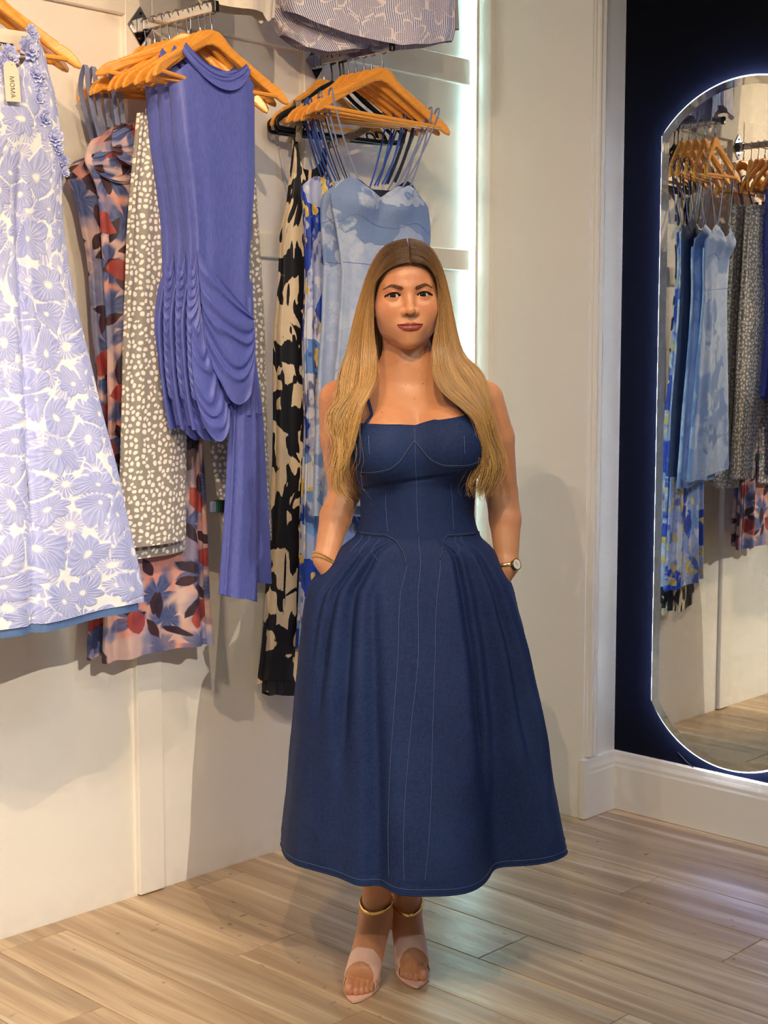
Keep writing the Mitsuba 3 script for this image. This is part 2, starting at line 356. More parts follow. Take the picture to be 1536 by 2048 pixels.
def f_dark(p, n, uv):
    x, y = uv.x, uv.y
    wx, wy = 0.02 * (fbm(x * 22, y * 22, 1) - 0.5), 0.02 * (fbm(x * 22, y * 22, 5) - 0.5)
    x = x + wx; y = y + wy
    c = mix(C3(196, 158, 158), C3(208, 184, 178), fbm(x * 14, y * 14, 2))
    c = mix(c, C3(206, 136, 122), smoothstep(0.55, 0.75, fbm(x * 11, y * 11, 7)) * 0.8)
    c = mix(c, C3(112, 122, 164), smoothstep(0.52, 0.72, fbm(x * 16 + 4, y * 13, 3)) * 0.85)
    m, st, r, w, a = bloom(x / 0.094, y / 0.094, 5, 0.62, 0.80, 0.16)
    blue = mix(C3(36, 46, 92), C3(98, 112, 166), 0.6 * fbm(x * 60, y * 60, 4) + 0.25 * st + 0.2 * r)
    c = mix(c, blue, m * smoothstep(0.1, 0.35, w))
    m, l, w = leaf(x / 0.070 + 4.4, y / 0.070 + 1.7, 0.19)
    c = mix(c, mix(C3(46, 28, 40), C3(76, 46, 56), fbm(x * 70, y * 70, 6)), m * smoothstep(0.30, 0.34, w))
    m, l, w = leaf(x / 0.088 + 1.2, y / 0.088 + 6.1, 0.15)
    c = mix(c, mix(C3(40, 30, 48), C3(58, 40, 58), fbm(x * 60, y * 60, 3)), m * smoothstep(0.5, 0.54, w))
    m, r, w = leaf(x / 0.100 + 9.1, y / 0.100 + 5.2, 0.27)
    return mix(c, mix(C3(132, 40, 46), C3(176, 84, 78), 0.5 * r + 0.5 * fbm(x * 50, y * 50)), m * smoothstep(0.58, 0.62, w))
mat('dark_floral', f_dark, 0.55, sheen=0.3)

def f_dots(p, n, uv):
    x, y = uv.x / 0.0165, uv.y / 0.0165
    dx, dy, w, d1, d2 = cell2(x, y)
    a = w * 6.28; ca, sa = dr.cos(a), dr.sin(a)
    e = dr.sqrt(dr.square(ca * dx + sa * dy) + dr.square((ca * dy - sa * dx) * (1.15 + 0.5 * w))) + 0.10 * (noise(x * 3, y * 3) - 0.5)
    m = smoothstep(0.05, 0.0, e - dr.minimum(0.43, 0.5 * d2 * 0.92 + 0.06))
    return mix(C3(148, 142, 136), C3(238, 232, 224), m)
mat('dotted', f_dots, 0.6)

def f_animal(p, n, uv):
    x, y = uv.x, uv.y
    j = 0.006 * (noise(x * 420, y * 30, 3) - 0.5) + 0.03 * fbm(x * 12, y * 9, 6)
    v = fbm(x * 34 + 2.5 * noise(x * 13, y * 10, 8), (y + j) * 15, 2, 2)
    v2 = fbm(x * 40 + 9, (y + j) * 17, 4, 2)
    m = smoothstep(0.45, 0.465, v) * smoothstep(0.40, 0.415, v2)
    return mix(C3(12, 13, 26), C3(222, 204, 178), m)
mat('animal_print', f_animal, 0.6)

def f_bluefloral(p, n, uv):
    x, y = uv.x / 0.075, uv.y / 0.10
    x2 = x + 0.7 * fbm(x * 1.5, y * 1.5, 3); y2 = y + 0.7 * fbm(x * 1.5, y * 1.5, 8)
    dx, dy, w, d1, d2 = cell2(x2, y2)
    c = mix(C3(168, 178, 222), C3(104, 150, 222), smoothstep(0.2, 0.5, w))
    c = mix(c, C3(22, 62, 178), smoothstep(0.48, 0.5, w))
    c = mix(c, C3(206, 214, 238), smoothstep(0.80, 0.82, w))
    c = mix(c, C3(226, 232, 244), smoothstep(0.6, 0.75, fbm(x * 2.6, y * 2.6, 5)) * 0.6)
    c = mix(c, C3(16, 44, 140), smoothstep(0.60, 0.72, fbm(x * 3.1 + 5, y * 2.2, 2)) * 0.8)
    yb = fbm(x * 3.4 + 8, y * 2.4, 5)
    return mix(c, mix(C3(190, 158, 60), C3(222, 204, 130), noise(x * 9, y * 9)), smoothstep(0.66, 0.71, yb))
mat('blue_floral', f_bluefloral, 0.5, sheen=0.3)

def f_lightdenim(p, n, uv):
    x, y = uv.x, uv.y
    weave = noise(x * 900, y * 900) * 0.5 + fbm(x * 300, y * 40, 2) * 0.25 + fbm(x * 40, y * 300, 5) * 0.25
    c = mix(C3(104, 130, 182), C3(130, 154, 200), weave)
    wx = 0.03 * fbm(x * 30, y * 30, 1)
    dx, dy, w, d1, d2 = cell2((x + wx) / 0.11, (y + wx) / 0.13)
    blk = smoothstep(0.50, 0.52, w)
    c = mix(c, mix(C3(156, 176, 216), C3(184, 198, 226), fbm(x * 60, y * 60)), blk * 0.9)
    m, st, r, w2, a = bloom(x / 0.085 + 1.3, y / 0.085 + 4, 5, 0.35, 0.62)
    c = mix(c, C3(186, 200, 226), m * smoothstep(0.35, 0.4, w2) * 0.75 * smoothstep(0.3, 0.6, fbm(x * 40, y * 40, 9)))
    line = smoothstep(0.06, 0.0, dr.abs(r - 0.62)) * m + smoothstep(0.92, 1.0, st) * m * smoothstep(0.2, 0.4, r)
    return mix(c, C3(98, 120, 168), line * smoothstep(0.5, 0.55, w2) * 0.30)
mat('light_denim', f_lightdenim, 0.7)

def f_stripe(p, n, uv):
    x, y = uv.x, uv.y
    s = smoothstep(-0.25, 0.25, dr.sin(6.2832 * (x + 0.0012 * noise(x * 20, y * 25)) / 0.0062))
    c = mix(C3(118, 124, 176), C3(226, 220, 226), s)
    m, st, r, w, a = bloom(x / 0.098 + 0.4, y / 0.098 + 0.2, 5, 0.86, 0.66, 0.03)
    on = smoothstep(0.15, 0.2, w)
    c = mix(c, C3(176, 168, 190), m * on * 0.6)
    edge = smoothstep(0.0, 0.25, m) * smoothstep(1.0, 0.6, m) + m * smoothstep(0.84, 0.93, r)
    return mix(c, C3(236, 228, 230), on * dr.clip(edge, 0, 1) * 0.85)
mat('striped', f_stripe, 0.6)
mat('periwinkle', lambda p, n, uv: mix(C3(84, 94, 176), C3(94, 104, 188), noise(uv.x * 500, uv.y * 90)), 0.45, sheen=0.4, specular=0.4)
mat('navy_denim', lambda p, n, uv: mix(C3(22, 32, 56), C3(34, 46, 74), noise(uv.x * 700, uv.y * 700)), 0.75)
mat('lining_blue', srgb(84, 112, 160), 0.6)
mat('cream', lambda p, n, uv: mix(C3(226, 216, 200), C3(206, 198, 188), noise(uv.x * 60, uv.y * 4)), 0.6)
mat('strap_grey', srgb(124, 134, 172), 0.5)
mat('strap_blue', srgb(52, 84, 170), 0.5)
mat('strap_navy', srgb(28, 34, 54), 0.6)
mat('lilac', lambda p, n, uv: mix(C3(164, 172, 222), C3(206, 212, 238), noise(p.x * 120, p.y * 120, p.z * 120)), 0.6)
mat('card', srgb(226, 208, 190), 0.55)
mat('ink', srgb(70, 58, 50), 0.6)
mat('white_print', srgb(230, 230, 230), 0.6)
mat('clear_strap', srgb(214, 210, 206), 0.3)
def f_wood(p, n, uv):
    g = fbm(uv.x * 8, uv.y * 160, 3) * 0.6 + 0.4 * fbm(uv.x * 30, uv.y * 500, 1)
    return mix(C3(216, 134, 40), C3(242, 174, 78), g)
mat('hanger_wood', f_wood, 0.32, clearcoat=0.5, clearcoat_gloss=0.8)

# ================================================================ racks and hangers
class Frame:
    """A hanger on an arm: local x along the hanger, y towards the wall, z up, origin at the hanger's wooden crown."""
    def __init__(s, X, Y, deg, z=2.305, roll=0.0):
        a, r = math.radians(deg), math.radians(roll); s.o = np.array([X, Y, z])
        s.M = np.array([[math.cos(a), -math.sin(a), 0, X], [math.sin(a), math.cos(a), 0, Y], [0, 0, 1, z], [0, 0, 0, 1.0]])
        if roll:      # swings about the point where the hook rides on its arm
            q = np.array([[math.cos(r), 0, math.sin(r), 0], [0, 1, 0, 0], [-math.sin(r), 0, math.cos(r), 0], [0, 0, 0, 1.0]]); h = np.eye(4); h[2, 3] = 0.068; g = np.eye(4); g[2, 3] = -0.068
            s.M = s.M @ h @ q @ g
    def loc(s, u, v, dy=-0.03):
        ex, ey = s.M[:3, 0], s.M[:3, 1]
        P = at_plane(u, v, s.o + ey * dy, ey) - s.o
        return P @ ex, P[2]
    def locs(s, px, dy=-0.03):
        return np.array([s.loc(u, v, dy) for u, v in px])
    def at(s, x, y, z):
        return (s.M @ np.array([x, y, z, 1.0]))[:3]

def rack_arm(X, z, y_end, label, plate=0.052):
    k = free('rack_arm'); y0 = YA - 0.016
    put(k + '__bar', box(X - 0.006, X + 0.006, y_end, y0 - 0.002, z - 0.0125, z + 0.0125, 0.0015), 'mat_chrome')
    put(k + '__end_cap', box(X - 0.0068, X + 0.0068, y_end - 0.012, y_end + 0.002, z - 0.0135, z + 0.0135, 0.0015), 'mat_black_plastic')
    d = 0.040
    put(k + '__wall_plate', extrude([(X, z - plate), (X + d, z), (X, z + plate), (X - d, z)], 0.005, 0.0012), 'mat_chrome', to_world=T().translate([0, y0 - 0.0025, 0]))
    put(k + '__socket', box(X - 0.011, X + 0.011, y0 - 0.028, y0 - 0.005, z - 0.018, z + 0.018, 0.002), 'mat_chrome')
    for s in (-1, 1):
        put(k + '__screw', tube([(X, y0 - 0.0052, z + s * 0.032), (X, y0 - 0.0075, z + s * 0.032)], 0.0042, 10), 'mat_black_plastic')
    lab(k, label, 'clothes rail', 'chrome arms holding the hangers'); return k

def wood_outline():
    top = [(0, 0.0), (0.018, -0.002), (0.034, -0.012), (0.050, -0.028), (0.075, -0.046), (0.11, -0.067), (0.150, -0.092), (0.171, -0.105), (0.174, -0.1105), (0.178, -0.1095), (0.196, -0.120), (0.212, -0.136), (0.2215, -0.152)]
    bot = [(0.2195, -0.160), (0.208, -0.157), (0.185, -0.144), (0.150, -0.120), (0.10, -0.088), (0.05, -0.058), (0.02, -0.041), (0, -0.036)]
    a = np.array(top); b = np.array(bot)
    half = np.vstack([spline(a[:5], 14), a[5:], b])
    left = half[1:-1][::-1] * [-1, 1]
    return np.vstack([half, left])
WO = wood_outline()
wv, wf = extrude(WO, 0.0125, 0.0028)
bow = lambda x: -0.030 * np.minimum(1, np.abs(x) / 0.22) ** 2 + 0.0
wv = wv.copy(); wv[:, 1] += bow(wv[:, 0])
WOOD = mikit.ply((wv, wf), 'mat_hanger_wood', False, uv=np.stack([wv[:, 0], wv[:, 2] - 0.6 * np.abs(wv[:, 0])], 1))
bx = np.linspace(-0.196, 0.196, 14)
bv, bf = tube(np.stack([bx, -0.024 + 0 * bx, -0.141 + 0 * bx], 1), 0.0058, 8)
BAR = mikit.ply((bv, bf), 'mat_hanger_wood', 40)
hk = [(0, 0, -0.012), (0, 0, 0.016), (0.0, 0, 0.024)]
for t in np.linspace(-0.35, 1.12, 14) * math.pi:      # question-mark bend that rides on the arm
    hk.append((0.0, 0.019 * 0 + 0.0, 0.0))
# the bend lies in the hanger's own plane, its inside resting on the arm's top edge
R_ = 0.0165
cz = 0.0675 + 0.0022 - R_ + 0.0022
bend = [(R_ * math.sin(a), 0, cz + R_ * math.cos(a)) for a in np.linspace(math.radians(195), math.radians(-80), 18)]
HOOKP = np.array([(0, 0, -0.012), (0, 0, 0.012), (-0.001, 0, 0.020)] + bend)
hv, hf = tube(spline(HOOKP, 44), 0.0017, 6)
HOOK = mikit.ply((hv, hf), 'mat_chrome', True)
FERR = mikit.ply(tube([(0, 0, -0.001), (0, 0, 0.012)], 0.0032, 8), 'mat_chrome', 40)

def wood_hanger(fr, label, group=None, bar=True):
    k = free('wooden_hanger'); M = T(fr.M)
    lab(k, label, 'hanger', group)
    scene[k + '__body'] = {**WOOD, 'to_world': M}; scene[k + '__hook'] = {**HOOK, 'to_world': M}; scene[k + '__ferrule'] = {**FERR, 'to_world': M}
    if bar: scene[k + '__bar'] = {**BAR, 'to_world': M}
    return k

pl = np.array([(-0.205, 0, -0.172), (-0.212, 0, -0.165), (-0.2125, 0, -0.150), (-0.206, 0, -0.142), (-0.15, 0, -0.108), (-0.08, 0, -0.066), (-0.03, 0, -0.030), (0, 0, -0.018)])
loop = np.vstack([pl, (pl[::-1] * [-1, 1, 1])[1:]])
loop = np.vstack([loop, [(0.12, 0, -0.175), (0, 0, -0.175), (-0.12, 0, -0.175), (-0.205, 0, -0.172)]])
PBODY = mikit.ply(join(tube(spline(loop, 150), 0.0062, 8, flat=0.7), tube([(-.03, 0, -.034), (0, 0, -.012), (.03, 0, -.034)], 0.006, 8),
                       tube(spline([(-.155, 0, -.172), (-.135, 0, -.148), (-.12, 0, -.150), (-.125, 0, -.165)], 16), .003, 6), tube(spline([(.155, 0, -.172), (.135, 0, -.148), (.12, 0, -.150), (.125, 0, -.165)], 16), .003, 6)), 'mat_black_plastic', 40)
PHOOK = mikit.ply(tube(spline(HOOKP * [1, 1, 1] + [0, 0, 0], 44), 0.0026, 8), 'mat_black_plastic', True)
def plastic_hanger(fr, label, group=None):
    k = free('plastic_hanger'); M = T(fr.M); lab(k, label, 'hanger', group)
    scene[k + '__body'] = {**PBODY, 'to_world': M}; scene[k + '__hook'] = {**PHOOK, 'to_world': M}
    return k

# ================================================================ garments
def sgnpow(c, p): return np.sign(c) * np.abs(c) ** p

class Cloth:
    """A hanging tube of cloth: edges XL(z), XR(z) and half depth D(z) in the hanger's frame."""
    def __init__(s, left, right, depth, cy=0.0):
        mk = lambda a: PchipInterpolator(*np.array(sorted([(z, x) for x, z in a])).T, extrapolate=True)
        s.L, s.R = mk(left), mk(right)
        s.zl = max(min(z for x, z in left), min(z for x, z in right)); s.zh = min(max(z for x, z in left), max(z for x, z in right))
        s.D = mk([(d, z) for z, d in depth]); s.cy = cy
        s.lo = (min(z for x, z in left), max(z for x, z in left)); s.ro = (min(z for x, z in right), max(z for x, z in right)); s.do = (min(z for z, d in depth), max(z for z, d in depth))
    def mesh(s, top, bot, n=150, m=110, folds=(), p=0.75, seed=0, span=None, uvs=1.0, thick=True, front_top=None):
        """top/bot: z as a number or as a function of (angle fraction s, 0..1; 0 right side, 0.25 front, 0.5 left, 0.75 back)."""
        S = np.linspace(0, 1, n + 1); th = 2 * np.pi * S
        if span: S = np.linspace(*span, n + 1); th = 2 * np.pi * S
        zt = np.array([top(q) if callable(top) else top for q in S]); zb = np.array([bot(q) if callable(bot) else bot for q in S])
        t = np.linspace(0, 1, m)[:, None]
        Z = zt + (zb - zt) * t
        xl, xr, d = s.L(np.clip(Z, *s.lo)), s.R(np.clip(Z, *s.ro)), s.D(np.clip(Z, *s.do))
        xc, hw = (xl + xr) / 2, (xr - xl) / 2
        c, q = np.cos(th), np.sin(th)
        X = xc + hw * sgnpow(c, p); Y = s.cy - d * sgnpow(q, p)
        nx, ny = c * d, -q * hw; ln = np.sqrt(nx * nx + ny * ny) + 1e-9; nx, ny = nx / ln, ny / ln
        f = np.zeros_like(X)
        for k, a0, a1, ph, drift in folds:
            w = np.clip((zt.max() - Z) / max(1e-6, (zt.max() - zb.min())), 0, 1)
            f = f + (a0 + (a1 - a0) * w) * (((0.5 + 0.5 * np.cos(2 * np.pi * (k * S + ph) + drift * (Z - zt.max()) * 2 * np.pi)) ** 1.4) - 0.5)
        wr = meshkit.fbm(np.stack([X * 9, Y * 9 + seed, Z * 4], -1), 3, seed) - 0.5
        f = f + wr * 0.006
        P = np.stack([X + nx * f, Y + ny * f, Z], -1)
        u = np.r_[0, np.cumsum(np.hypot(np.diff(X[m // 2]), np.diff(Y[m // 2])))]; u = u - u[n // 4 if not span else 0]
        U = np.stack(np.broadcast_arrays(u[None, :] * uvs + seed * 0.37, Z + seed * 0.21), -1)
        return P, U

def sheet(P, U, rim=0.0):
    v, f = grid(P); return v, f, U.reshape(-1, 2)

def put_cloth(key, fr, P, U, m):
    v, f = grid(P)
    return put(key, (v, f), m, True, uv=U.reshape(-1, 2), to_world=T(fr.M))

def ribbon(path, width, thick=0.0012, side=(1, 0, 0)):
    """A flat strap along the path."""
    P = np.asarray(path, float); t = np.gradient(P, axis=0); t /= np.linalg.norm(t, axis=1, keepdims=True)
    s_ = np.asarray(side, float); s_ = s_ - t * (t @ s_)[:, None]; s_ /= np.linalg.norm(s_, axis=1, keepdims=True)
    nn = np.cross(t, s_); w, h = width / 2, thick / 2
    Q = np.stack([P + s_ * w + nn * h, P - s_ * w + nn * h, P - s_ * w - nn * h, P + s_ * w - nn * h], 1)
    v, f = grid(Q, cv=True); n = len(P)
    e = (n - 1) * 4
    return v, np.vstack([f, [[0, 2, 1], [0, 3, 2], [e, e + 1, e + 2], [e, e + 2, e + 3]]])
# ================================================================ rails on the panelled wall
AX = [1.765, 2.404, 3.041]
names = ['left', 'middle', 'right']
for X, where in zip(AX, ('behind the lavender flowered dress', 'holding the periwinkle dresses', 'holding the pale denim dresses')):
    rack_arm(X, 2.36, 2.905, f'chrome clothes rail with a diamond wall plate, {where}')
for X, where in zip(AX[1:], ('above the periwinkle dresses', 'above the light denim dresses, holding striped shorts')):
    rack_arm(X, 2.80, 2.905, f'upper chrome clothes rail {where}')

def F(X, Y, deg, z=2.305, roll=0.0): return Frame(X, Y, deg, z, roll)
def span_fn(pairs):
    xs, zs = np.array(sorted(pairs)).T
    return lambda x: np.interp(x, xs, zs)

def drape(fr, Lp, Rp, sag, fwd0, ripples, amp, nb=90, na=46, dy=-0.03, bulge=0.03, seed=0):
    """Cloth gathered along the lines Lp and Rp (picture points on the hanger plane) that hangs between them in swags."""
    L = spline(np.c_[fr.locs(Lp, dy)[:, 0], np.full(len(Lp), dy), fr.locs(Lp, dy)[:, 1]], nb)
    R = spline(np.c_[fr.locs(Rp, dy)[:, 0], np.full(len(Rp), dy), fr.locs(Rp, dy)[:, 1]], nb)
    b = np.linspace(0, 1, nb)[:, None]; a = np.linspace(0, 1, na)[None, :]
    P = L[:, None] * (1 - a[..., None]) + R[:, None] * a[..., None]
    par = 4 * a * (1 - a)
    P[..., 2] -= sag(b) * par ** 0.9
    n1 = meshkit.noise(np.stack(np.broadcast_arrays(b * 6, a * 2.2, b * 0 + seed), -1), seed)
    rip = (0.5 + 0.5 * np.cos(2 * np.pi * (ripples * b + 0.9 * n1 + 0.5 * (a - 0.5)))) ** 1.3
    env = np.minimum(1, np.minimum(a, 1 - a) * 5 + 0.35)
    P[..., 1] += -fwd0 - bulge * par * (0.25 + 0.75 * b) - amp * rip * env
    P[..., 2] -= 0.35 * amp * rip * par
    U = np.stack(np.broadcast_arrays(a * 0.3 + 0 * b, b * 0.4 + 0 * a), -1)
    return P, U

# ---------------------------------------------------------------- middle rail: periwinkle dresses
F1 = F(2.404, 2.916, -2)
def edge(fr, pts, dy=-0.03): return [tuple(q) for q in fr.locs(pts, dy)]
bL = edge(F1, [(344, 106), (353, 164), (361, 273), (375, 375), (384, 484), (384, 540), (380, 640)])
bR = edge(F1, [(513, 152), (515, 312), (509, 469), (504, 530), (503, 640)])
zs_ = bL[0][1]
bod = Cloth(bL, bR, [(0.30, 0.02), (-0.03, 0.016), (-0.10, 0.028), (-0.3, 0.034), (-0.7, 0.034)][1:], cy=-0.008)
def bod_top(s):
    c = math.cos(2 * math.pi * s); front = math.sin(2 * math.pi * s) > 0
    sh = -0.070 - 0.052 * abs(c) ** 1.3 - 0.006
    if abs(c) < 0.52:
        sh -= (0.045 if front else 0.004) * (1 - (c / 0.52) ** 2) ** 1.0
    return sh
P_bod, U_bod = bod.mesh(bod_top, lambda s: -0.74, folds=[(5, 0.001, 0.010, 0.15, 0.15), (9, 0.0005, 0.006, 0.4, -0.2)], p=0.6, seed=3)
zc = F1.locs([(388, 498), (503, 640)])
skL = edge(F1, [(396, 470), (392, 520), (376, 580), (369, 650), (374, 720), (384, 800), (396, 860)]); skR = edge(F1, [(504, 560), (504, 640), (507, 700), (514, 780), (521, 826), (523, 860)])
skirt = Cloth(skL, skR, [(-0.3, 0.012), (-0.56, 0.016), (-0.66, 0.030), (-0.8, 0.036)], cy=-0.008)
hemz = F1.loc(470, 848)[1]
P_sk, U_sk = skirt.mesh(lambda s: -0.52, lambda s: hemz + 0.035 * max(0, math.cos(2 * math.pi * s)) - 0.012 * math.cos(14 * s), folds=[(11, 0.001, 0.026, 0.0, 0.35), (6, 0.000, 0.016, 0.3, 0.6)], p=0.7, seed=5)
P_dr, U_dr = drape(F1, [(387, 499), (391, 545), (397, 610), (404, 665), (407, 705)], [(501, 634), (502, 650), (503, 668), (503, 680), (503, 692)], lambda b: 0.012 + 0.128 * b ** 1.15, 0.012, 5.5, 0.010, seed=4, bulge=0.035)
P_d2, U_d2 = drape(F1, [(374, 520), (371, 580), (370, 650), (372, 720), (380, 790)], [(388, 500), (392, 548), (398, 612), (405, 668), (409, 712)], lambda b: 0.03 + 0.02 * b, 0.006, 12, 0.006, seed=9, bulge=0.012, dy=-0.035)
P_d3, U_d3 = drape(F1, [(378, 640), (376, 700), (380, 760), (386, 800), (396, 838)], [(405, 690), (418, 730), (432, 770), (444, 800), (452, 822)], lambda b: 0.02 + 0.045 * b, 0.014, 5, 0.008, seed=12, bulge=0.018, dy=-0.04)
P_co, U_co = drape(F1, [(366, 86), (362, 92), (360, 98), (358, 104)], [(486, 128), (489, 132), (492, 138), (495, 144)], lambda b: 0.040 + 0.030 * b, 0.012, 2.6, 0.006, nb=40, seed=2, bulge=0.024, dy=-0.012)
sA = Cloth(edge(F1, [(470, 690), (463, 840), (456, 1000), (446, 1150), (443, 1196)]), edge(F1, [(500, 690), (509, 850), (512, 1000), (513, 1222)]), [(-0.4, 0.010), (-1.1, 0.016)], cy=-0.030)
zA = F1.loc(480, 1205)[1]
P_sA, U_sA = sA.mesh(lambda s: -0.66, lambda s: zA + 0.012 - 0.016 * math.cos(2 * math.pi * s), folds=[(7, 0.006, 0.006, 0.1, 0.1), (3, 0.003, 0.006, 0.5, 0.2)], seed=6)
sB = Cloth(edge(F1, [(494, 690), (505, 850), (508, 1000), (504, 1165)], -0.01), edge(F1, [(505, 690), (524, 828), (534, 1000), (543, 1174)], -0.01), [(-0.4, 0.008), (-1.1, 0.010)], cy=-0.010)
zB = F1.loc(524, 1166, -0.01)[1]
P_sB, U_sB = sB.mesh(lambda s: -0.62, lambda s: zB - 0.006 * math.cos(2 * math.pi * s), folds=[(3, 0.002, 0.004, 0.1, 0.1)], seed=8)
peri = [('front', F1, 'nearest of the three, showing its long hanging sash'), ('second', F(2.404, 2.962, -2), 'middle one of the three'), ('third', F(2.404, 3.010, -2), 'furthest back of the three, next to the dotted trousers')]
for i, (w, fr, says) in enumerate(peri):
    k = free('periwinkle_dress'); lab(k, f'sleeveless periwinkle draped dress, {says}', 'dress', 'periwinkle draped dresses')
    put_cloth(k + '__bodice', fr, P_bod, U_bod, 'mat_periwinkle')
    put_cloth(k + '__skirt', fr, P_sk, U_sk, 'mat_periwinkle')
    put_cloth(k + '__hip_drape', fr, P_dr, U_dr, 'mat_periwinkle'); put_cloth(k + '__side_gather', fr, P_d2, U_d2, 'mat_periwinkle'); put_cloth(k + '__lower_drape', fr, P_d3, U_d3, 'mat_periwinkle')
    put_cloth(k + '__cowl_collar', fr, P_co, U_co, 'mat_periwinkle')
    if i == 0:
        put_cloth(k + '__sash', fr, P_sA, U_sA, 'mat_periwinkle'); put_cloth(k + '__sash', fr, P_sB, U_sB, 'mat_periwinkle')
    wood_hanger(fr, ('honey coloured wooden hanger in the front periwinkle dress', 'honey coloured wooden hanger in the middle periwinkle dress', 'honey coloured wooden hanger in the rearmost periwinkle dress')[i], 'wooden hangers on the middle rail')

# ---------------------------------------------------------------- dotted trousers
def trousers(fr, k, lL, lR, rL, rR, hem, m, top=-0.205):
    for (a, b, s) in ((lL, lR, 21), (rL, rR, 22)):
        cl = Cloth(edge(fr, a), edge(fr, b), [(-0.15, 0.010), (-0.3, 0.014), (-0.8, 0.016), (-1.2, 0.018)], cy=-0.020)
        P, U = cl.mesh(lambda q: top, lambda q: hem + 0.004 * math.cos(2 * math.pi * q), folds=[(9, 0.008, 0.001, 0.1, 0.05), (3, 0.003, 0.009, 0.35, 0.06)], p=0.7, seed=s)
        put_cloth(k + '__leg', fr, P, U, m)
    wb = Cloth([(-0.10, -0.19), (-0.10, -0.23)], [(0.115, -0.19), (0.115, -0.23)], [(-0.19, 0.020), (-0.23, 0.022)], cy=-0.024)
    P, U = wb.mesh(lambda q: top + 0.006, lambda q: top - 0.03, m=14, folds=[(23, 0.004, 0.004, 0, 0)], p=0.7, seed=31)
    put_cloth(k + '__waistband', fr, P, U, m)
for i, (Y, dz, says) in enumerate(((3.052, 0.0, 'in front of the dark floral dresses'), (3.088, -0.035, 'behind the other pair, hem lower'))):
    fr = F(2.404, Y, 0 if i == 0 else 2); k = free('dotted_trousers')
    lab(k, f'grey wide trousers with white irregular dots, {says}', 'trousers', 'grey dotted trousers')
    hz = fr.loc(310, 1089)[1] + (0 if i == 0 else -0.03)
    trousers(fr, k, [(287, 195), (276, 300), (266, 420), (258, 600), (251, 850), (243, 1090)], [(395, 230), (394, 420), (390, 600), (380, 850), (377, 1090)],
             [(392, 230), (396, 420), (405, 600), (424, 850), (462, 1090)], [(508, 260), (516, 360), (522, 450), (531, 600), (540, 850), (549, 1080)], hz, 'mat_dotted')
    hk_ = wood_hanger(fr, ('wooden hanger with chrome clips holding the front dotted trousers', 'wooden hanger with chrome clips holding the rear dotted trousers')[i], 'wooden hangers on the middle rail')
    if i == 0:
        tx_, tz_ = fr.loc(314, 200, -0.05); put(k + '__brand_label', xf(box(tx_ - 0.009, tx_ + 0.009, -0.051, -0.0495, tz_ - 0.024, tz_ + 0.024, 0.0005), fr.M), 'mat_black_plastic'); lab(k + '__brand_label', 'black hanging label')
    for x in (-0.085, 0.10):
        put(hk_ + '__clip', xf(join(box(x - 0.011, x + 0.011, -0.032, -0.029, -0.222, -0.186, 0.0008), box(x - 0.011, x + 0.011, -0.020, -0.017, -0.222, -0.186, 0.0008), tube([(x, -0.0245, -0.186), (x, -0.0245, -0.136)], 0.0018, 6)), fr.M), 'mat_chrome')

# ---------------------------------------------------------------- dark floral dresses
def strap_pair(k, fr, paths, m, width=0.011):
    for pth in paths:
        P = spline(np.array(pth), 24); put(k + '__strap', ribbon(P, width), m, True, to_world=T(fr.M))
def hung_strap(x0, z0, xb, zb, dy=-0.03):
    """Over the hanger's shoulder at (x0, z0) and down to the bodice at (xb, zb), in front and behind."""
    yb = -0.03 * min(1, abs(x0) / .22) ** 2
    return [(xb, dy, zb), (x0 * 0.8 + xb * 0.2, dy * 0.8 + yb * .2, z0 * 0.7 + zb * 0.3), (x0, yb - 0.0085, z0 - 0.004), (x0, yb, z0 + 0.0035), (x0, yb + 0.0085, z0 - 0.004), (x0 * 0.8 + xb * 0.2, 0.012, z0 * 0.7 + zb * 0.3), (xb, 0.012, zb)]
def wood_top(x): return np.interp(abs(x), WO[:27, 0], WO[:27, 1])
fl = [(F(2.404, 3.118, -6), [(200, 268), (188, 283), (178, 318), (190, 345), (202, 376), (209, 430), (217, 560), (226, 760), (230, 1000), (222, 1180), (219, 1318)],
       [(395, 280), (405, 330), (398, 430), (396, 560), (404, 760), (414, 1000), (420, 1180), (428, 1290)], 'nearest to the dotted trousers'),
      (F(2.404, 3.150, -7), [(178, 304), (145, 333), (137, 352), (147, 372), (158, 407), (168, 456), (178, 506), (184, 560), (190, 660), (200, 780), (195, 1000), (182, 1200), (176, 1294)],
       [(350, 280), (362, 330), (352, 430), (350, 560), (365, 760), (385, 1000), (396, 1180), (405, 1290)], 'hung nearest to the wall')]
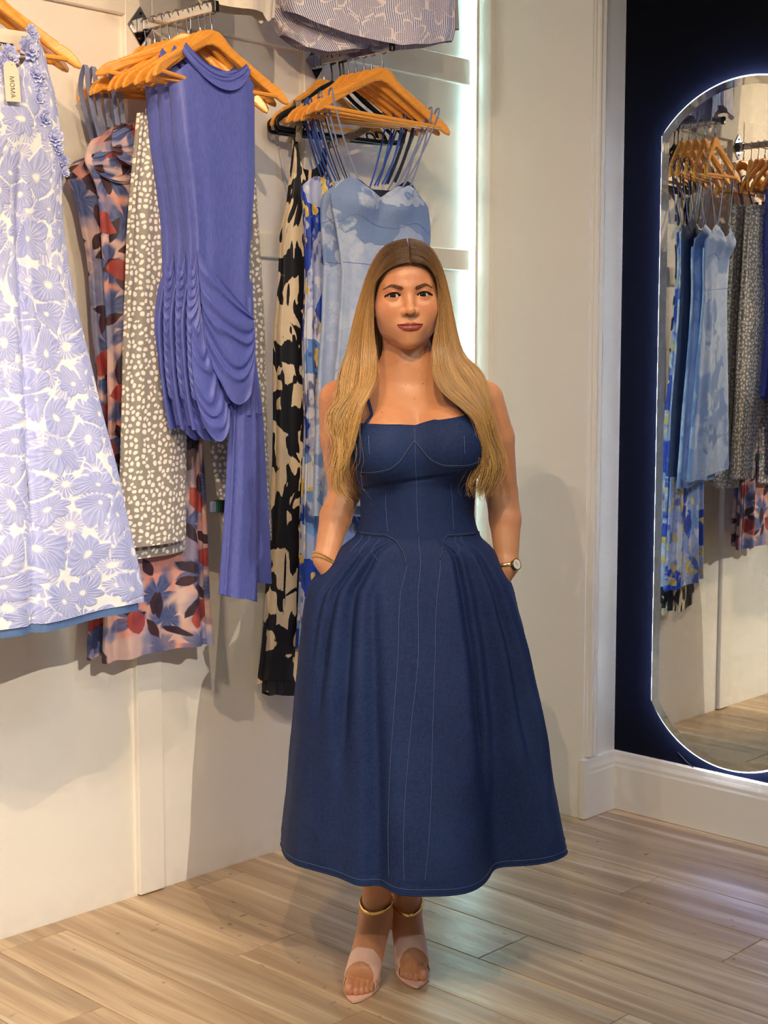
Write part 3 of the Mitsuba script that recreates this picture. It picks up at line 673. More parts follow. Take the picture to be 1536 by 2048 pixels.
for i, (fr, l, r, says) in enumerate(fl):
    k = free('floral_dress'); lab(k, f'dusty pink dress printed with dark blue flowers and maroon leaves, {says}', 'dress', 'dark floral dresses')
    cl = Cloth(edge(fr, l), edge(fr, r), [(-0.2, 0.010), (-0.3, 0.016), (-0.42, 0.013), (-0.8, 0.017), (-1.35, 0.024)], cy=-0.012)
    tz = fr.loc(262, 240)[1] if i == 0 else fr.loc(222, 285)[1]
    hz = fr.loc(320, 1308)[1] if i == 0 else fr.loc(290, 1300)[1]
    ft = lambda q: tz - 0.055 * abs(math.cos(2 * math.pi * q)) ** 1.6 - 0.02 * max(0, math.sin(2 * math.pi * q)) * (abs(math.cos(2 * math.pi * q)) < 0.3)
    P, U = cl.mesh(ft, lambda q: hz + 0.008 * math.sin(9 * q), n=220, m=130, folds=[(6, 0.002, 0.024, 0.1 + .3 * i, 0.05), (11, 0.002, 0.008, 0.3, 0.1)], p=0.7, seed=41 + i)
    put_cloth(k + '__gown', fr, P, U, 'mat_dark_floral')
    # twisted bust knot
    x0, zk = (fr.loc(236, 285) if i == 0 else fr.loc(190, 330))
    Pk, Uk = drape(fr, [(222, 262), (219, 280), (222, 300), (232, 318)] if i == 0 else [(182, 306), (180, 320), (184, 336), (194, 350)], [(292, 238), (296, 268), (296, 300), (292, 334)] if i == 0 else [(262, 284), (264, 310), (264, 336), (258, 366)], lambda b: 0.012 * b, 0.010, 4, 0.006, nb=40, na=30, dy=-0.045, bulge=0.012, seed=44 + i)
    put_cloth(k + '__bust_wrap', fr, Pk, Uk * 0.28 + 0.4, 'mat_dark_floral')
    for (ux, vx, ub, vb) in (((226, 124, 247, 246), (212, 156, 236, 250)) if i == 0 else ((160, 158, 205, 290), (178, 168, 214, 292))):
        x1, _ = fr.loc(ux, vx, 0); xb, zb = fr.loc(ub, vb, -0.03)
        put(k + '__strap', ribbon(spline(hung_strap(x1, wood_top(x1), xb, zb), 40), 0.013), 'mat_strap_grey', True, to_world=T(fr.M))
        x2 = 0.17; put(k + '__strap', ribbon(spline(hung_strap(x2, wood_top(x2), 0.10, zb + 0.01), 40), 0.013), 'mat_strap_grey', True, to_world=T(fr.M))
    wood_hanger(fr if i == 0 else F(2.404, 3.150, -20, 2.305, -2), ('wooden hanger of the front dark floral dress, its left end showing', 'wooden hanger of the rear dark floral dress, furthest left on its rail')[i], 'wooden hangers on the middle rail')
fr = F(2.404, 3.186, 6); hk_ = wood_hanger(fr, 'empty wooden hanger beside the wall plate of the middle rail', 'wooden hangers on the middle rail')
pth = [fr.loc(u, v, 0) for u, v in ((541, 240), (548, 285), (557, 345), (566, 410), (576, 466))]
put(hk_ + '__strap_loop', xf(ribbon(spline([(a, -0.012 - .004 * j, b) for j, (a, b) in enumerate(pth)], 30), 0.005), fr.M), 'mat_clear_strap')
put(hk_ + '__strap_loop', xf(ribbon(spline([(a - 0.012 + 0.003 * j, 0.004, b) for j, (a, b) in enumerate(pth)], 30), 0.005), fr.M), 'mat_clear_strap')
for Y, a, ro, says in ((2.936, 11, 3, 'just behind the front periwinkle dress'), (2.986, -28, 9, 'between the middle and rear periwinkle dresses, its left arm raised')):
    wood_hanger(F(2.404, Y, a, 2.305, ro), f'empty wooden hanger {says}', 'wooden hangers on the middle rail')

# small box tag clipped beside the floral dress
fr = F(2.404, 3.10, 0); x0, z0 = fr.loc(433, 1012, -0.06); x1, _ = fr.loc(458, 1012, -0.06)
put('security_tag__case', xf(box(x0 + 0.002, x1, -0.078, -0.055, z0 - 0.018, z0 + 0.017, 0.002), fr.M), 'mat_black_plastic')
mat('green', srgb(14, 74, 48), 0.4)
put('security_tag__clip', xf(box(x0 - 0.010, x0 + 0.002, -0.076, -0.057, z0 - 0.017, z0 + 0.016, 0.002), fr.M), 'mat_green')
put('security_tag__band', xf(box(x0 - 0.026, x0 - 0.0095, -0.072, -0.062, z0 - 0.015, z0 + 0.014, 0.0015), fr.M), 'mat_strap_grey')
lab('security_tag', 'small black and green box tag clipped beside the floral dress', 'tag')

# ---------------------------------------------------------------- left rail: lavender flowered dress
F0 = F(1.765, 2.925, -6)
rg = edge(F0, [(92, 92), (97, 130), (112, 190), (122, 250), (130, 320), (126, 400), (134, 500), (148, 590), (170, 690), (200, 820), (225, 920), (250, 1040), (272, 1140), (279, 1175)])
lf = [(-x, z) for x, z in rg]
cl = Cloth(lf, rg, [(-0.1, 0.020), (-0.25, 0.045), (-0.45, 0.032), (-0.8, 0.06), (-1.25, 0.10)], cy=-0.018)
hz = F0.loc(150, 1225, -0.06)[1]
def lav_top(q):
    c = abs(math.cos(2 * math.pi * q)); front = math.sin(2 * math.pi * q) > 0
    return -0.075 - 0.045 * c - (0.11 if front else 0.035) * max(0, 1 - (c / 0.62) ** 2) ** 0.8 - (0.03 * (c - .8) / .2 if c > .8 else 0)
P, U = cl.mesh(lav_top, lambda q: hz + 0.006 * math.sin(15 * q), n=240, m=150, folds=[(4, 0.001, 0.030, 0.02, 0.02), (7, 0.001, 0.012, 0.3, 0.03)], p=0.75, seed=51)
pl_ = np.exp(-((P[..., 0] - 0.055 - 0.03 * (P[..., 2] + 0.4)) / 0.011) ** 2) * (P[..., 1] < -0.018) * np.clip((-0.33 - P[..., 2]) / 0.25, 0, 1); P[..., 1] += 0.030 * pl_
k = 'lavender_dress'; lab(k, 'white dress with raised lavender flowers and petal trim, at the left edge', 'dress')
put_cloth(k + '__gown', F0, P, U, 'mat_lavender_floral')
Pl, Ul = P[100:].copy(), U[100:]
cen = Pl.mean(axis=1, keepdims=True); Pl[..., :2] = cen[..., :2] + (Pl[..., :2] - cen[..., :2]) * 0.955; Pl[..., 2] -= 0.020
put_cloth(k + '__lining', F0, Pl, Ul, 'mat_lining_blue'); lab(k + '__lining', 'plain denim blue lining showing under the hem')
yk = cl.mesh(lambda q: -0.09, lambda q: -0.17, n=60, m=12, span=(0.55, 0.95), seed=53)
put_cloth(k + '__inner_back', F0, yk[0] + [0, -0.004, 0], yk[1], 'mat_cream')
lx, lz = F0.loc(9, 93, 0.005)
put(k + '__brand_label', xf(box(lx - 0.045, lx + 0.017, -0.004, -0.0025, lz - 0.0065, lz + 0.0065), F0.M), 'mat_black_plastic')
tx = meshkit.text_mesh('MOMA', 0.006, 0.0004, True); v, f = tm(tx); v = np.stack([v[:, 0] - v[:, 0].max() + lx + 0.002, -0.0043 - v[:, 2], v[:, 1] + lz - 0.003], 1)
put(k + '__brand_label__lettering', xf((v, f), F0.M), 'mat_white_print')
# petal rosettes along the neckline and armhole
def rosette(r, seed):
    g = np.random.default_rng(seed); parts = []
    for ring, (nn, rad, tilt, sz) in enumerate(((9, 0.62, 0.35, 0.46), (8, 0.42, 0.7, 0.36), (6, 0.22, 1.0, 0.26), (4, 0.08, 1.3, 0.18))):
        for j in range(nn):
            a = 2 * np.pi * (j + 0.5 * ring + 0.25 * g.random()) / nn
            t_, w_ = np.meshgrid(np.linspace(0, 1, 6), np.linspace(-1, 1, 5), indexing='ij')
            wid = sz * r * (np.sin(np.pi * np.clip(t_ * 0.86 + 0.10, 0, 1)) ** 0.7) * 0.62
            out = rad * r * 0.35 + sz * r * 1.5 * t_ * math.cos(tilt * 0.9); up = sz * r * 1.3 * np.sin(t_ * 1.5) * math.sin(tilt) + 0.10 * r * ring + 0.12 * r * w_ ** 2
            x = out * math.cos(a) - wid * w_ * math.sin(a); z = out * math.sin(a) + wid * w_ * math.cos(a)
            parts.append(grid(np.stack([x, -up - 0.002, z], -1)))
    s = trimesh.creation.icosphere(1, r * 0.08)
    for j in range(7):
        a = 2 * np.pi * j / 6; rr = 0 if j == 6 else r * 0.13
        parts.append((np.asarray(s.vertices) + [rr * math.cos(a), -0.5 * r, rr * math.sin(a)], np.asarray(s.faces)))
    return join(*parts)
ros = [mikit.ply(rosette(1.0, q), 'mat_lilac', True) for q in range(3)]
for j, (u, v, r) in enumerate(((59, 62, .011), (66, 74, .010), (52, 98, .021), (14, 112, .019), (68, 148, .017), (76, 178, .015), (72, 196, .016), (84, 236, .017), (105, 274, .017), (112, 296, .012), (126, 322, .010), (128, 345, .009), (2, 130, .014))):
    x, z = F0.loc(u, v, -0.05)
    yy = -0.034 - 0.018 * (1 - min(1, abs(x) / 0.16))
    x, z = F0.loc(u, v, yy)
    m = T(F0.M) @ T().translate([x, yy - .004, z]) @ T().rotate([0, 1, 0], 37 * j) @ T().rotate([1, 0, 0], 14 * math.sin(j * 2.1)) @ T().scale(1.55 * r)
    kk = free(k + '__flower'); scene[kk] = {**ros[j % 3], 'to_world': m}
# paper price tag
tw, th = 0.0325, 0.082
cx, cz = F0.loc(22, 164, -0.075)
out = Polygon([(-tw / 2, -th / 2), (tw / 2, -th / 2), (tw / 2, th / 2 - 0.018), (tw / 2 - 0.009, th / 2), (-tw / 2 + 0.006, th / 2), (-tw / 2, th / 2 - 0.010)]).buffer(0.0025).buffer(-0.001)
rot = T().translate([cx, -0.080, cz]) @ T().rotate([0, 1, 0], -3)
put('price_tag__card', extrude(out, 0.0012, 0.0002), 'mat_card', to_world=T(F0.M) @ rot)
v, f = tm(meshkit.text_mesh('MOMA', 0.0105, 0.0003)); c0 = (v.min(0) + v.max(0)) / 2
v = np.stack([v[:, 1] - c0[1], -0.0007 - v[:, 2], -(v[:, 0] - c0[0]) - 0.012], 1)
put('price_tag__lettering', (v, f), 'mat_ink', to_world=T(F0.M) @ rot)
put('price_tag__cord', tube(spline([(0.002, -0.001, th / 2 - 0.006), (0.010, 0.01, th / 2 + 0.010), (0.014, 0.03, th / 2 + 0.022)], 14), 0.0008, 5), 'mat_ink', to_world=T(F0.M) @ rot)
lab('price_tag', 'cream card tag with dark lettering hanging on the lavender flowered dress', 'tag')
wood_hanger(F0, 'wooden hanger inside the lavender flowered dress at the left edge')
wood_hanger(F(1.765, 2.965, -2), 'empty wooden hanger just behind the lavender flowered dress')

# ---------------------------------------------------------------- right rail
def gown(name, label, group, fr, l, r, m, top, hem, folds, seed, depth=None, straps=(), sm='mat_strap_grey', sw=0.0048, cy=-0.014, n=200, mm=120, p=0.7, cups=None, seams=()):
    k = free(name); lab(k, label, 'dress', group)
    cl = Cloth(edge(fr, l), edge(fr, r), depth or [(-0.2, 0.012), (-0.32, 0.020), (-0.5, 0.016), (-0.9, 0.022), (-1.5, 0.026)], cy=cy)
    P, U = cl.mesh(top, hem, n=n, m=mm, folds=folds, p=p, seed=seed)
    if cups:                                   # moulded bust: centre x, half distance, height
        x0, hx, zc_u = cups; fm = P[..., 1] < cy
        for sg in (-1, 1):
            gq = np.exp(-((P[..., 0] - x0 - sg * hx) / 0.050) ** 2 - ((P[..., 2] - zc_u) / 0.042) ** 2)
            P[..., 1] -= fm * 0.030 * gq
        P[..., 1] += fm * 0.010 * np.exp(-((P[..., 0] - x0) / 0.02) ** 2 - ((P[..., 2] - zc_u) / 0.05) ** 2)
    put_cloth(k + '__gown', fr, P, U, m)
    for zf in seams:                           # seams across the front: height as a function of the fraction -1..1 of the width
        S_ = np.linspace(0.03, 0.47, 70); js = np.round(S_ * (P.shape[1] - 1)).astype(int); ln_ = []
        for j in js:
            zz = P[:, j, 2]; want = min(zf(math.cos(2 * math.pi * j / (P.shape[1] - 1))), zz[0] - 0.002); ln_.append([np.interp(-want, -zz, P[:, j, 0]), np.interp(-want, -zz, P[:, j, 1]) - 0.0006, want])
        ln_ = np.array(ln_); ln_[1:-1] = 0.25 * ln_[:-2] + 0.5 * ln_[1:-1] + 0.25 * ln_[2:]
        put(k + '__seam', tube(ln_, 0.0010, 5), 'mat_seam_pale', True, to_world=T(fr.M))
    for (xh, xb, zb) in straps:
        put(k + '__strap', ribbon(spline(hung_strap(xh, wood_top(xh), xb, zb), 40), sw), sm, True, to_world=T(fr.M))
    return k, cl
def sweet(base, peak, dip, back, px=0.5):
    """Sweetheart neckline: two peaks at |cos| = px, a dip in the middle, lower at the sides."""
    def f(q):
        c = math.cos(2 * math.pi * q)
        if math.sin(2 * math.pi * q) < 0: return base + back
        a = abs(c)
        return base + (peak * (1 - ((a - px) / (1 - px)) ** 2) if a > px else peak - dip * (1 - a / px) ** 1.3)
    return f
FA, FB = F(3.041, 2.934, -15, 2.305, 4), F(3.041, 2.978, -15, 2.305, 3)
GR = 'wooden hangers on the right rail'
la = [(672, 372), (668, 400), (676, 440), (690, 520), (693, 560), (688, 650), (678, 780), (668, 900), (660, 1060)]
ra = [(852, 382), (866, 412), (870, 471), (862, 540), (866, 600), (885, 720), (905, 860), (925, 1060)]
za = FA.loc(777, 386)[1]
mat('seam_pale', srgb(112, 134, 178), 0.7)
gown('light_denim_dress', 'pale blue patchwork denim dress with thin straps, in front behind the woman', 'light denim dresses', FA, la, ra, 'mat_light_denim', sweet(za - 0.022, 0.052, 0.048, -0.03), FA.loc(780, 1010)[1],
     [(6, 0.001, 0.022, 0.1, 0.03), (11, 0.0, 0.006, 0.4, 0.1)], 61, cups=(0.005, 0.062, za - 0.035), seams=(lambda c: za - 0.085 - 0.012 * math.cos(6.28 * c), lambda c: za - 0.205), straps=[(-0.168, -0.072, za + 0.028), (0.182, 0.072, za + 0.022), (0.160, 0.095, za + 0.018)])
lb = [(662, 372), (652, 392), (648, 420), (649, 485), (652, 538), (648, 640), (640, 760), (634, 900), (630, 1060)]
rb = [(830, 390), (846, 412), (850, 471), (842, 540), (846, 600), (862, 720), (882, 860), (905, 1060)]
zb_ = FB.loc(760, 388)[1]
gown('light_denim_dress', 'pale blue patchwork denim dress, second one, just behind the front one', 'light denim dresses', FB, lb, rb, 'mat_light_denim', sweet(zb_ - 0.020, 0.050, 0.045, -0.03), FB.loc(760, 1030)[1],
     [(6, 0.001, 0.018, 0.3, 0.03), (11, 0.0, 0.006, 0.1, 0.1)], 62, cups=(0.0, 0.062, zb_ - 0.035), seams=(lambda c: zb_ - 0.085 - 0.012 * math.cos(6.28 * c), lambda c: zb_ - 0.205), straps=[(-0.170, -0.080, zb_ + 0.026), (0.180, 0.080, zb_ + 0.022)])
FN = F(3.041, 3.012, -15)
ln = [(680, 372), (676, 400), (680, 440), (690, 520), (692, 600), (690, 800), (684, 1060)]
rn = [(838, 364), (842, 400), (842, 470), (836, 540), (840, 620), (862, 800), (880, 1060)]
zn = FN.loc(770, 384)[1]
gown('navy_dress', 'plain dark navy denim dress hung behind the pale denim dresses', None, FN, ln, rn, 'mat_navy_denim', sweet(zn - 0.010, 0.045, 0.04, 0.02, 0.55), FN.loc(770, 1010)[1], [(5, 0.001, 0.020, 0.2, 0.02)], 63,
     straps=[(-0.150, -0.075, zn + 0.03), (0.165, 0.085, zn + 0.03)], sm='mat_strap_navy', sw=0.010)
FC, FD = F(3.041, 3.044, -14), F(3.041, 3.074, -14)
lc = [(612, 356), (608, 372), (613, 426), (617, 558), (614, 690), (618, 860), (614, 1000), (611, 1160), (604, 1330)]
rc = [(735, 350), (742, 380), (736, 470), (742, 560), (760, 700), (790, 900), (812, 1100), (830, 1330)]
zc_ = FC.loc(650, 360)[1]
bl = [(-0.2, 0.010), (-0.32, 0.015), (-0.5, 0.012), (-0.9, 0.015), (-1.6, 0.022)]
gown('blue_floral_dress', 'royal blue and yellow flowered long dress with thin straps, beside the animal print dress', 'blue floral dresses', FC, lc, rc, 'mat_blue_floral', sweet(zc_ - 0.02, 0.03, 0.02, 0.0), FC.loc(720, 1300)[1],
     [(7, 0.003, 0.022, 0.1, 0.05), (17, 0.002, 0.010, 0.4, 0.1)], 64, depth=bl, straps=[(-0.160, -0.075, zc_), (-0.172, -0.085, zc_), (0.150, 0.08, zc_), (0.162, 0.07, zc_)], sm='mat_strap_blue', sw=0.005)
gown('blue_floral_dress', 'royal blue and yellow flowered long dress, the one further back on the right rail', 'blue floral dresses', FD, lc, rc, 'mat_blue_floral', sweet(zc_ - 0.03, 0.03, 0.02, 0.0), FC.loc(720, 1290)[1],
     [(7, 0.003, 0.022, 0.5, 0.05), (17, 0.002, 0.010, 0.2, 0.1)], 65, depth=bl, straps=[(-0.150, -0.075, zc_), (0.140, 0.08, zc_)], sm='mat_strap_blue', sw=0.005)
FE, FG = F(3.041, 3.108, -14), F(3.041, 3.142, -12)
le = [(594, 274), (589, 338), (582, 404), (568, 470), (566, 536), (562, 602), (557, 668), (556, 805), (554, 946), (545, 1122), (537, 1262), (526, 1362)]
re = [(664, 290), (672, 338), (668, 404), (662, 470), (668, 536), (676, 602), (684, 668), (690, 805), (694, 946), (700, 1122), (706, 1262), (712, 1362)]
ze = FE.loc(640, 350)[1]; zst = FE.loc(594, 276)[1]
def anim_top(q):
    c = abs(math.cos(2 * math.pi * q)); front = math.sin(2 * math.pi * q) > 0
    return zst - (0.12 if front else 0.08) * max(0, 1 - (c / 0.75) ** 2)
ka, cla = gown('animal_print_dress', 'long black and cream animal print dress beside the blue flowered dresses', None, FE, le, re, 'mat_animal_print', anim_top, lambda q: FE.loc(560, 1363)[1] + 0.008 * math.sin(20 * q),
     [(5, 0.002, 0.016, 0.15, 0.02), (9, 0.002, 0.008, 0.3, 0.04)], 66, straps=[(-0.150, FE.loc(597, 280)[0], zst - 0.01), (0.150, FE.loc(661, 290)[0], zst - 0.012)], sm='mat_animal_print', sw=0.020, cy=-0.006)
P, U = cla.mesh(lambda q: -1.0, lambda q: FE.loc(560, 1390)[1] + 0.01 * math.sin(17 * q), n=120, m=40, folds=[(7, 0.004, 0.012, 0.4, 0.1)], seed=67)
P[..., :2] = P.mean(axis=1, keepdims=True)[..., :2] + (P - P.mean(axis=1, keepdims=True))[..., :2] * 0.9
put_cloth(ka + '__ruffle', FE, P, U, 'mat_animal_print')
for fr, says in ((FA, 'front wooden hanger on the right rail, carrying the front pale denim dress'), (FB, 'wooden hanger carrying the second pale denim dress'), (FN, 'wooden hanger carrying the dark navy dress'), (FC, 'wooden hanger carrying the front blue flowered dress'), (FD, 'wooden hanger carrying the rear blue flowered dress')):
    wood_hanger(fr, says, GR)
plastic_hanger(FE, 'black plastic hanger carrying the animal print dress', 'black plastic hangers')
plastic_hanger(FG, 'empty black plastic hanger next to the animal print dress', 'black plastic hangers')
plastic_hanger(F(3.041, 3.092, -14, 2.305, 2), 'black plastic hanger between the animal print and blue flowered dresses', 'black plastic hangers')
wood_hanger(F(3.041, 3.178, -4), 'wooden hanger closest to the wall plate of the right rail', GR)

# ---------------------------------------------------------------- upper rail: striped shorts
FU = F(3.041, 2.955, -30, 2.745); FV = F(3.041, 3.035, -27, 2.745); FT = F(2.404, 2.95, -8, 2.745); FW = F(3.041, 3.105, -27, 2.745)
def clip_hanger(fr, label, w=0.17):
    k = free('clip_hanger'); lab(k, label, 'hanger', 'clip hangers on the upper rails')
    put(k + '__bar', xf(tube([(-w - .02, 0, -0.016), (w + .02, 0, -0.016)], 0.005, 8), fr.M), 'mat_chrome')
    scene[k + '__hook'] = {**HOOK, 'to_world': T(fr.M)}
    for x in (-w, w):
        put(k + '__clip', xf(box(x - 0.013, x + 0.013, -0.018, 0.018, -0.062, -0.010, 0.002), fr.M), 'mat_chrome')
def shorts(name, label, fr, legs, m, hems, seed, group='shorts on the upper rails', top=-0.045):
    k = free(name); lab(k, label, 'shorts', group)
    for i, (l, r, cy) in enumerate(legs):
        L, R = fr.locs(l, cy), fr.locs(r, cy)
        cl = Cloth([(min(L[0][0], -0.19 if i == 0 else 0.0), 0.0)] + [tuple(q) for q in L], [(max(R[0][0], 0.0 if (i == 0 and len(legs) > 1) else 0.19), 0.0)] + [tuple(q) for q in R], [(0.0, 0.016), (-0.2, 0.028), (-0.4, 0.034)], cy=cy)
        P, U = cl.mesh(lambda q: top, hems[i], n=160, m=60, folds=[(5, 0.002, 0.014, 0.1 + .2 * i, 0.1), (9, 0.002, 0.006, 0.3, 0.2)], seed=seed + i, p=0.7)
        put_cloth(k + '__leg', fr, P, U, m)
    wb = Cloth([(-0.185, 0), (-0.185, -0.1)], [(0.185, 0), (0.185, -0.1)], [(0, 0.018), (-0.1, 0.020)])
    P, U = wb.mesh(lambda q: top + 0.008, lambda q: top - 0.035, m=10, seed=seed + 7); put_cloth(k + '__waistband', fr, P, U, m)
    return k
def lin(fr, pts, cy=-0.03):
    q = np.array(sorted([fr.loc(u, v, cy) for u, v in pts])); x0, x1 = q[0, 0], q[-1, 0]
    return lambda s: float(np.interp((x0 + x1) / 2 + (x1 - x0) / 2 * np.sign(math.cos(2 * math.pi * s)) * abs(math.cos(2 * math.pi * s)) ** 0.7, q[:, 0], q[:, 1]))
shorts('striped_shorts', 'lilac striped shorts with embroidered flowers, hung in front above the pale denim dresses', FU,
       [([(560, 0), (575, 40), (600, 90)], [(908, 0), (908, 50), (898, 90)], -0.045)], 'mat_striped', [lin(FU, [(572, 22), (620, 48), (680, 70), (740, 84), (790, 95), (850, 92), (898, 82)], -0.045)], 71)
shorts('striped_shorts', 'blue striped shorts hung behind the front striped pair, their hem lower on the left', FV,
       [([(522, 0), (545, 50), (575, 90), (585, 110)], [(690, 0), (715, 60), (740, 110)], -0.03), ([(650, 0), (660, 60), (670, 110)], [(770, 0), (775, 60), (780, 110)], 0.01)], 'mat_striped',
       [lin(FV, [(560, 70), (590, 96), (640, 106), (740, 100)]), lin(FV, [(650, 106), (780, 98)], 0.01)], 73)
shorts('cream_shorts', 'beige shorts at the back of the upper right rail, beside the light strip', FW, [([(780, 0), (790, 40), (800, 70)], [(914, 0), (915, 40), (915, 70)], 0.0)], 'mat_cream', [lin(FW, [(800, 62), (912, 58)], 0.0)], 77)
shorts('cream_shorts', 'cream ruffled shorts hung above the periwinkle dresses', FT, [([(300, -90), (306, -40)], [(548, 0), (546, 30), (545, 60)], -0.03)], 'mat_cream', [lin(FT, [(302, -75), (380, -30), (424, 12), (470, 22), (515, 28), (530, 46), (546, 36)])], 79)
for fr, s in ((FU, 'chrome clip hanger holding the front striped shorts'), (FV, 'chrome clip hanger holding the rear striped shorts'), (FW, 'chrome clip hanger holding the beige shorts'), (FT, 'chrome clip hanger holding the cream ruffled shorts')):
    clip_hanger(fr, s)
# ================================================================ the woman
# her own frame: origin on the floor 3.38 m ahead of the camera's foot, x to her left (right in the picture), y away from the camera, z up
D0 = 3.38
WM_ = np.eye(4); WM_[:3, 0] = RGT; WM_[:3, 1] = FWD; WM_[:3, 3] = FWD * D0
WT = T(WM_)
def wl(u, v, y=0.0):
    """The point of her frame at depth y seen at (u, v) of the photograph."""
    P = at_plane(u, v, FWD * (D0 + y), FWD)
    return np.array([P @ RGT, y, P[2]])

# ---- signed distances in drjit
def V3(p, c): return (p[0] - float(c[0]), p[1] - float(c[1]), p[2] - float(c[2]))
def ln3(q): return dr.sqrt(q[0] * q[0] + q[1] * q[1] + q[2] * q[2])
def ball(p, c, r): return ln3(V3(p, c)) - r
def egg(p, c, r):
    q = V3(p, c); r = [float(x) for x in r]; a = (q[0] / r[0], q[1] / r[1], q[2] / r[2]); b = (a[0] / r[0], a[1] / r[1], a[2] / r[2])
    k0, k1 = ln3(a), ln3(b)
    return k0 * (k0 - 1) / dr.maximum(k1, 1e-6)
def bone(p, a, b, ra, rb, sq=None):
    a, b = np.asarray(a, float), np.asarray(b, float); d = b - a; L2 = float(d @ d); d = [float(x) for x in d]
    q = V3(p, a); t = dr.clip((q[0] * d[0] + q[1] * d[1] + q[2] * d[2]) / L2, 0, 1)
    return ln3((q[0] - d[0] * t, q[1] - d[1] * t, q[2] - d[2] * t)) - (ra + (rb - ra) * t)
def smin(a, b, k):
    h = dr.maximum(k - dr.abs(a - b), 0) / k
    return dr.minimum(a, b) - h * h * k * 0.25
def smax(a, b, k): return -smin(-a, -b, k)
def table(x, xs, ys):
    """Piecewise smooth lookup."""
    N = 128; g = PchipInterpolator(xs, ys)(np.linspace(xs[0], xs[-1], N)).astype(np.float32); tb = mi.Float(g)
    t = dr.clip((x - xs[0]) / (xs[-1] - xs[0]) * (N - 1), 0, N - 1.001); i = mi.UInt32(t); f = t - mi.Float(i)
    return dr.gather(mi.Float, tb, i) * (1 - f) + dr.gather(mi.Float, tb, i + 1) * f

HS = 1.045                                            # head size
HC = wl(810, 593, -0.02) * [1, 0, 1] + [0, 0.0, 0]      # head axis at eye level
HY = math.radians(5.5)                                    # turned to her left
HT = math.radians(-2)                                   # tilt
_c, _s = math.cos(HY), math.sin(HY)
HR = np.array([[_c, -_s, 0], [_s, _c, 0], [0, 0, 1]]) @ np.array([[math.cos(HT), 0, math.sin(HT)], [0, 1, 0], [-math.sin(HT), 0, math.cos(HT)]])
def to_head(p):
    q = V3(p, HC); m = HR.T / HS
    return tuple(q[0] * float(m[i, 0]) + q[1] * float(m[i, 1]) + q[2] * float(m[i, 2]) for i in range(3))
def from_head(h): return HC + HS * (HR @ np.asarray(h, float))
EX, EYE_R, EYE_Y = 0.0325, 0.0122, -0.0685

def head_sdf(p):
    h = to_head(p); ax = dr.abs(h[0]); m = (ax, h[1], h[2])
    d = egg(h, (0, 0.018, 0.030), (0.0715, 0.093, 0.086))
    d = smin(d, egg(h, (0, -0.022, 0.032), (0.060, 0.064, 0.058)), 0.03)          # forehead
    d = smin(d, egg(h, (0, -0.016, -0.030), (0.0650, 0.066, 0.064)), 0.03)         # face
    d = smin(d, egg(h, (0, -0.022, -0.064), (0.0580, 0.056, 0.045)), 0.025)        # jaw
    d = smin(d, ball(h, (0, -0.062, -0.0935), 0.0185), 0.028)                       # chin
    d = smin(d, ball(m, (0.0375, -0.050, -0.030), 0.0265), 0.024)                   # cheeks
    d = smin(d, bone(m, (0.004, -0.080, 0.0175), (0.040, -0.066, 0.021), 0.0075, 0.006), 0.014)   # brow ridge
    d = smax(d, -egg(m, (0.031, -0.094, -0.001), (0.019, 0.0175, 0.0115)), 0.014)   # eye hollows
    d = smin(d, bone(h, (0, -0.0795, 0.010), (0, -0.0985, -0.031), 0.0060, 0.0078), 0.014)   # nose
    d = smin(d, ball(h, (0, -0.1015, -0.0330), 0.0092), 0.008)
    d = smin(d, ball(m, (0.0128, -0.0905, -0.0362), 0.0066), 0.007)
    d = smax(d, -bone(m, (0.0058, -0.0985, -0.0435), (0.0066, -0.090, -0.040), 0.0030, 0.0030), 0.003)
    d = smin(d, egg(h, (0, -0.070, -0.064), (0.030, 0.018, 0.020)), 0.016)          # muzzle
    # lips
    up = dr.minimum(bone(m, (0.0035, -0.0905, -0.0605), (0.0256, -0.0790, -0.0622), 0.0038, 0.0007), bone(h, (-0.0035, -0.0905, -0.0615), (0.0035, -0.0905, -0.0615), 0.0036, 0.0036))
    lo = dr.minimum(bone(m, (0.0, -0.0895, -0.0705), (0.0130, -0.0870, -0.0695), 0.0052, 0.0046), bone(m, (0.0130, -0.0870, -0.0695), (0.0252, -0.0790, -0.0632), 0.0044, 0.0006))
    d = smin(d, up, 0.0045); d = smin(d, lo, 0.005)
    d = smax(d, -bone(m, (0.0, -0.0965, -0.0654), (0.0265, -0.0810, -0.0626), 0.0011, 0.0008), 0.0025)
    # eyelids and the opening between them
    ec = (EX, EYE_Y, 0.0)
    d = smin(d, ball(m, ec, EYE_R + 0.0022), 0.006)
    x = (m[0] - EX) / 0.0150
    top = 0.0052 * (1 - dr.square(x + 0.10)) + 0.0006 * x
    bot = -0.0037 * (1 - dr.square(x - 0.05)) + 0.0008 * x
    al = dr.maximum(dr.maximum(h[2] - top, bot - h[2]), dr.maximum(h[1] + 0.060, dr.abs(x) * 0.0150 - 0.0150))
    d = smax(d, -al, 0.0012)
    # ears
    d = smin(d, egg(m, (0.070, 0.020, -0.012), (0.008, 0.017, 0.030)), 0.006)
    return d * HS

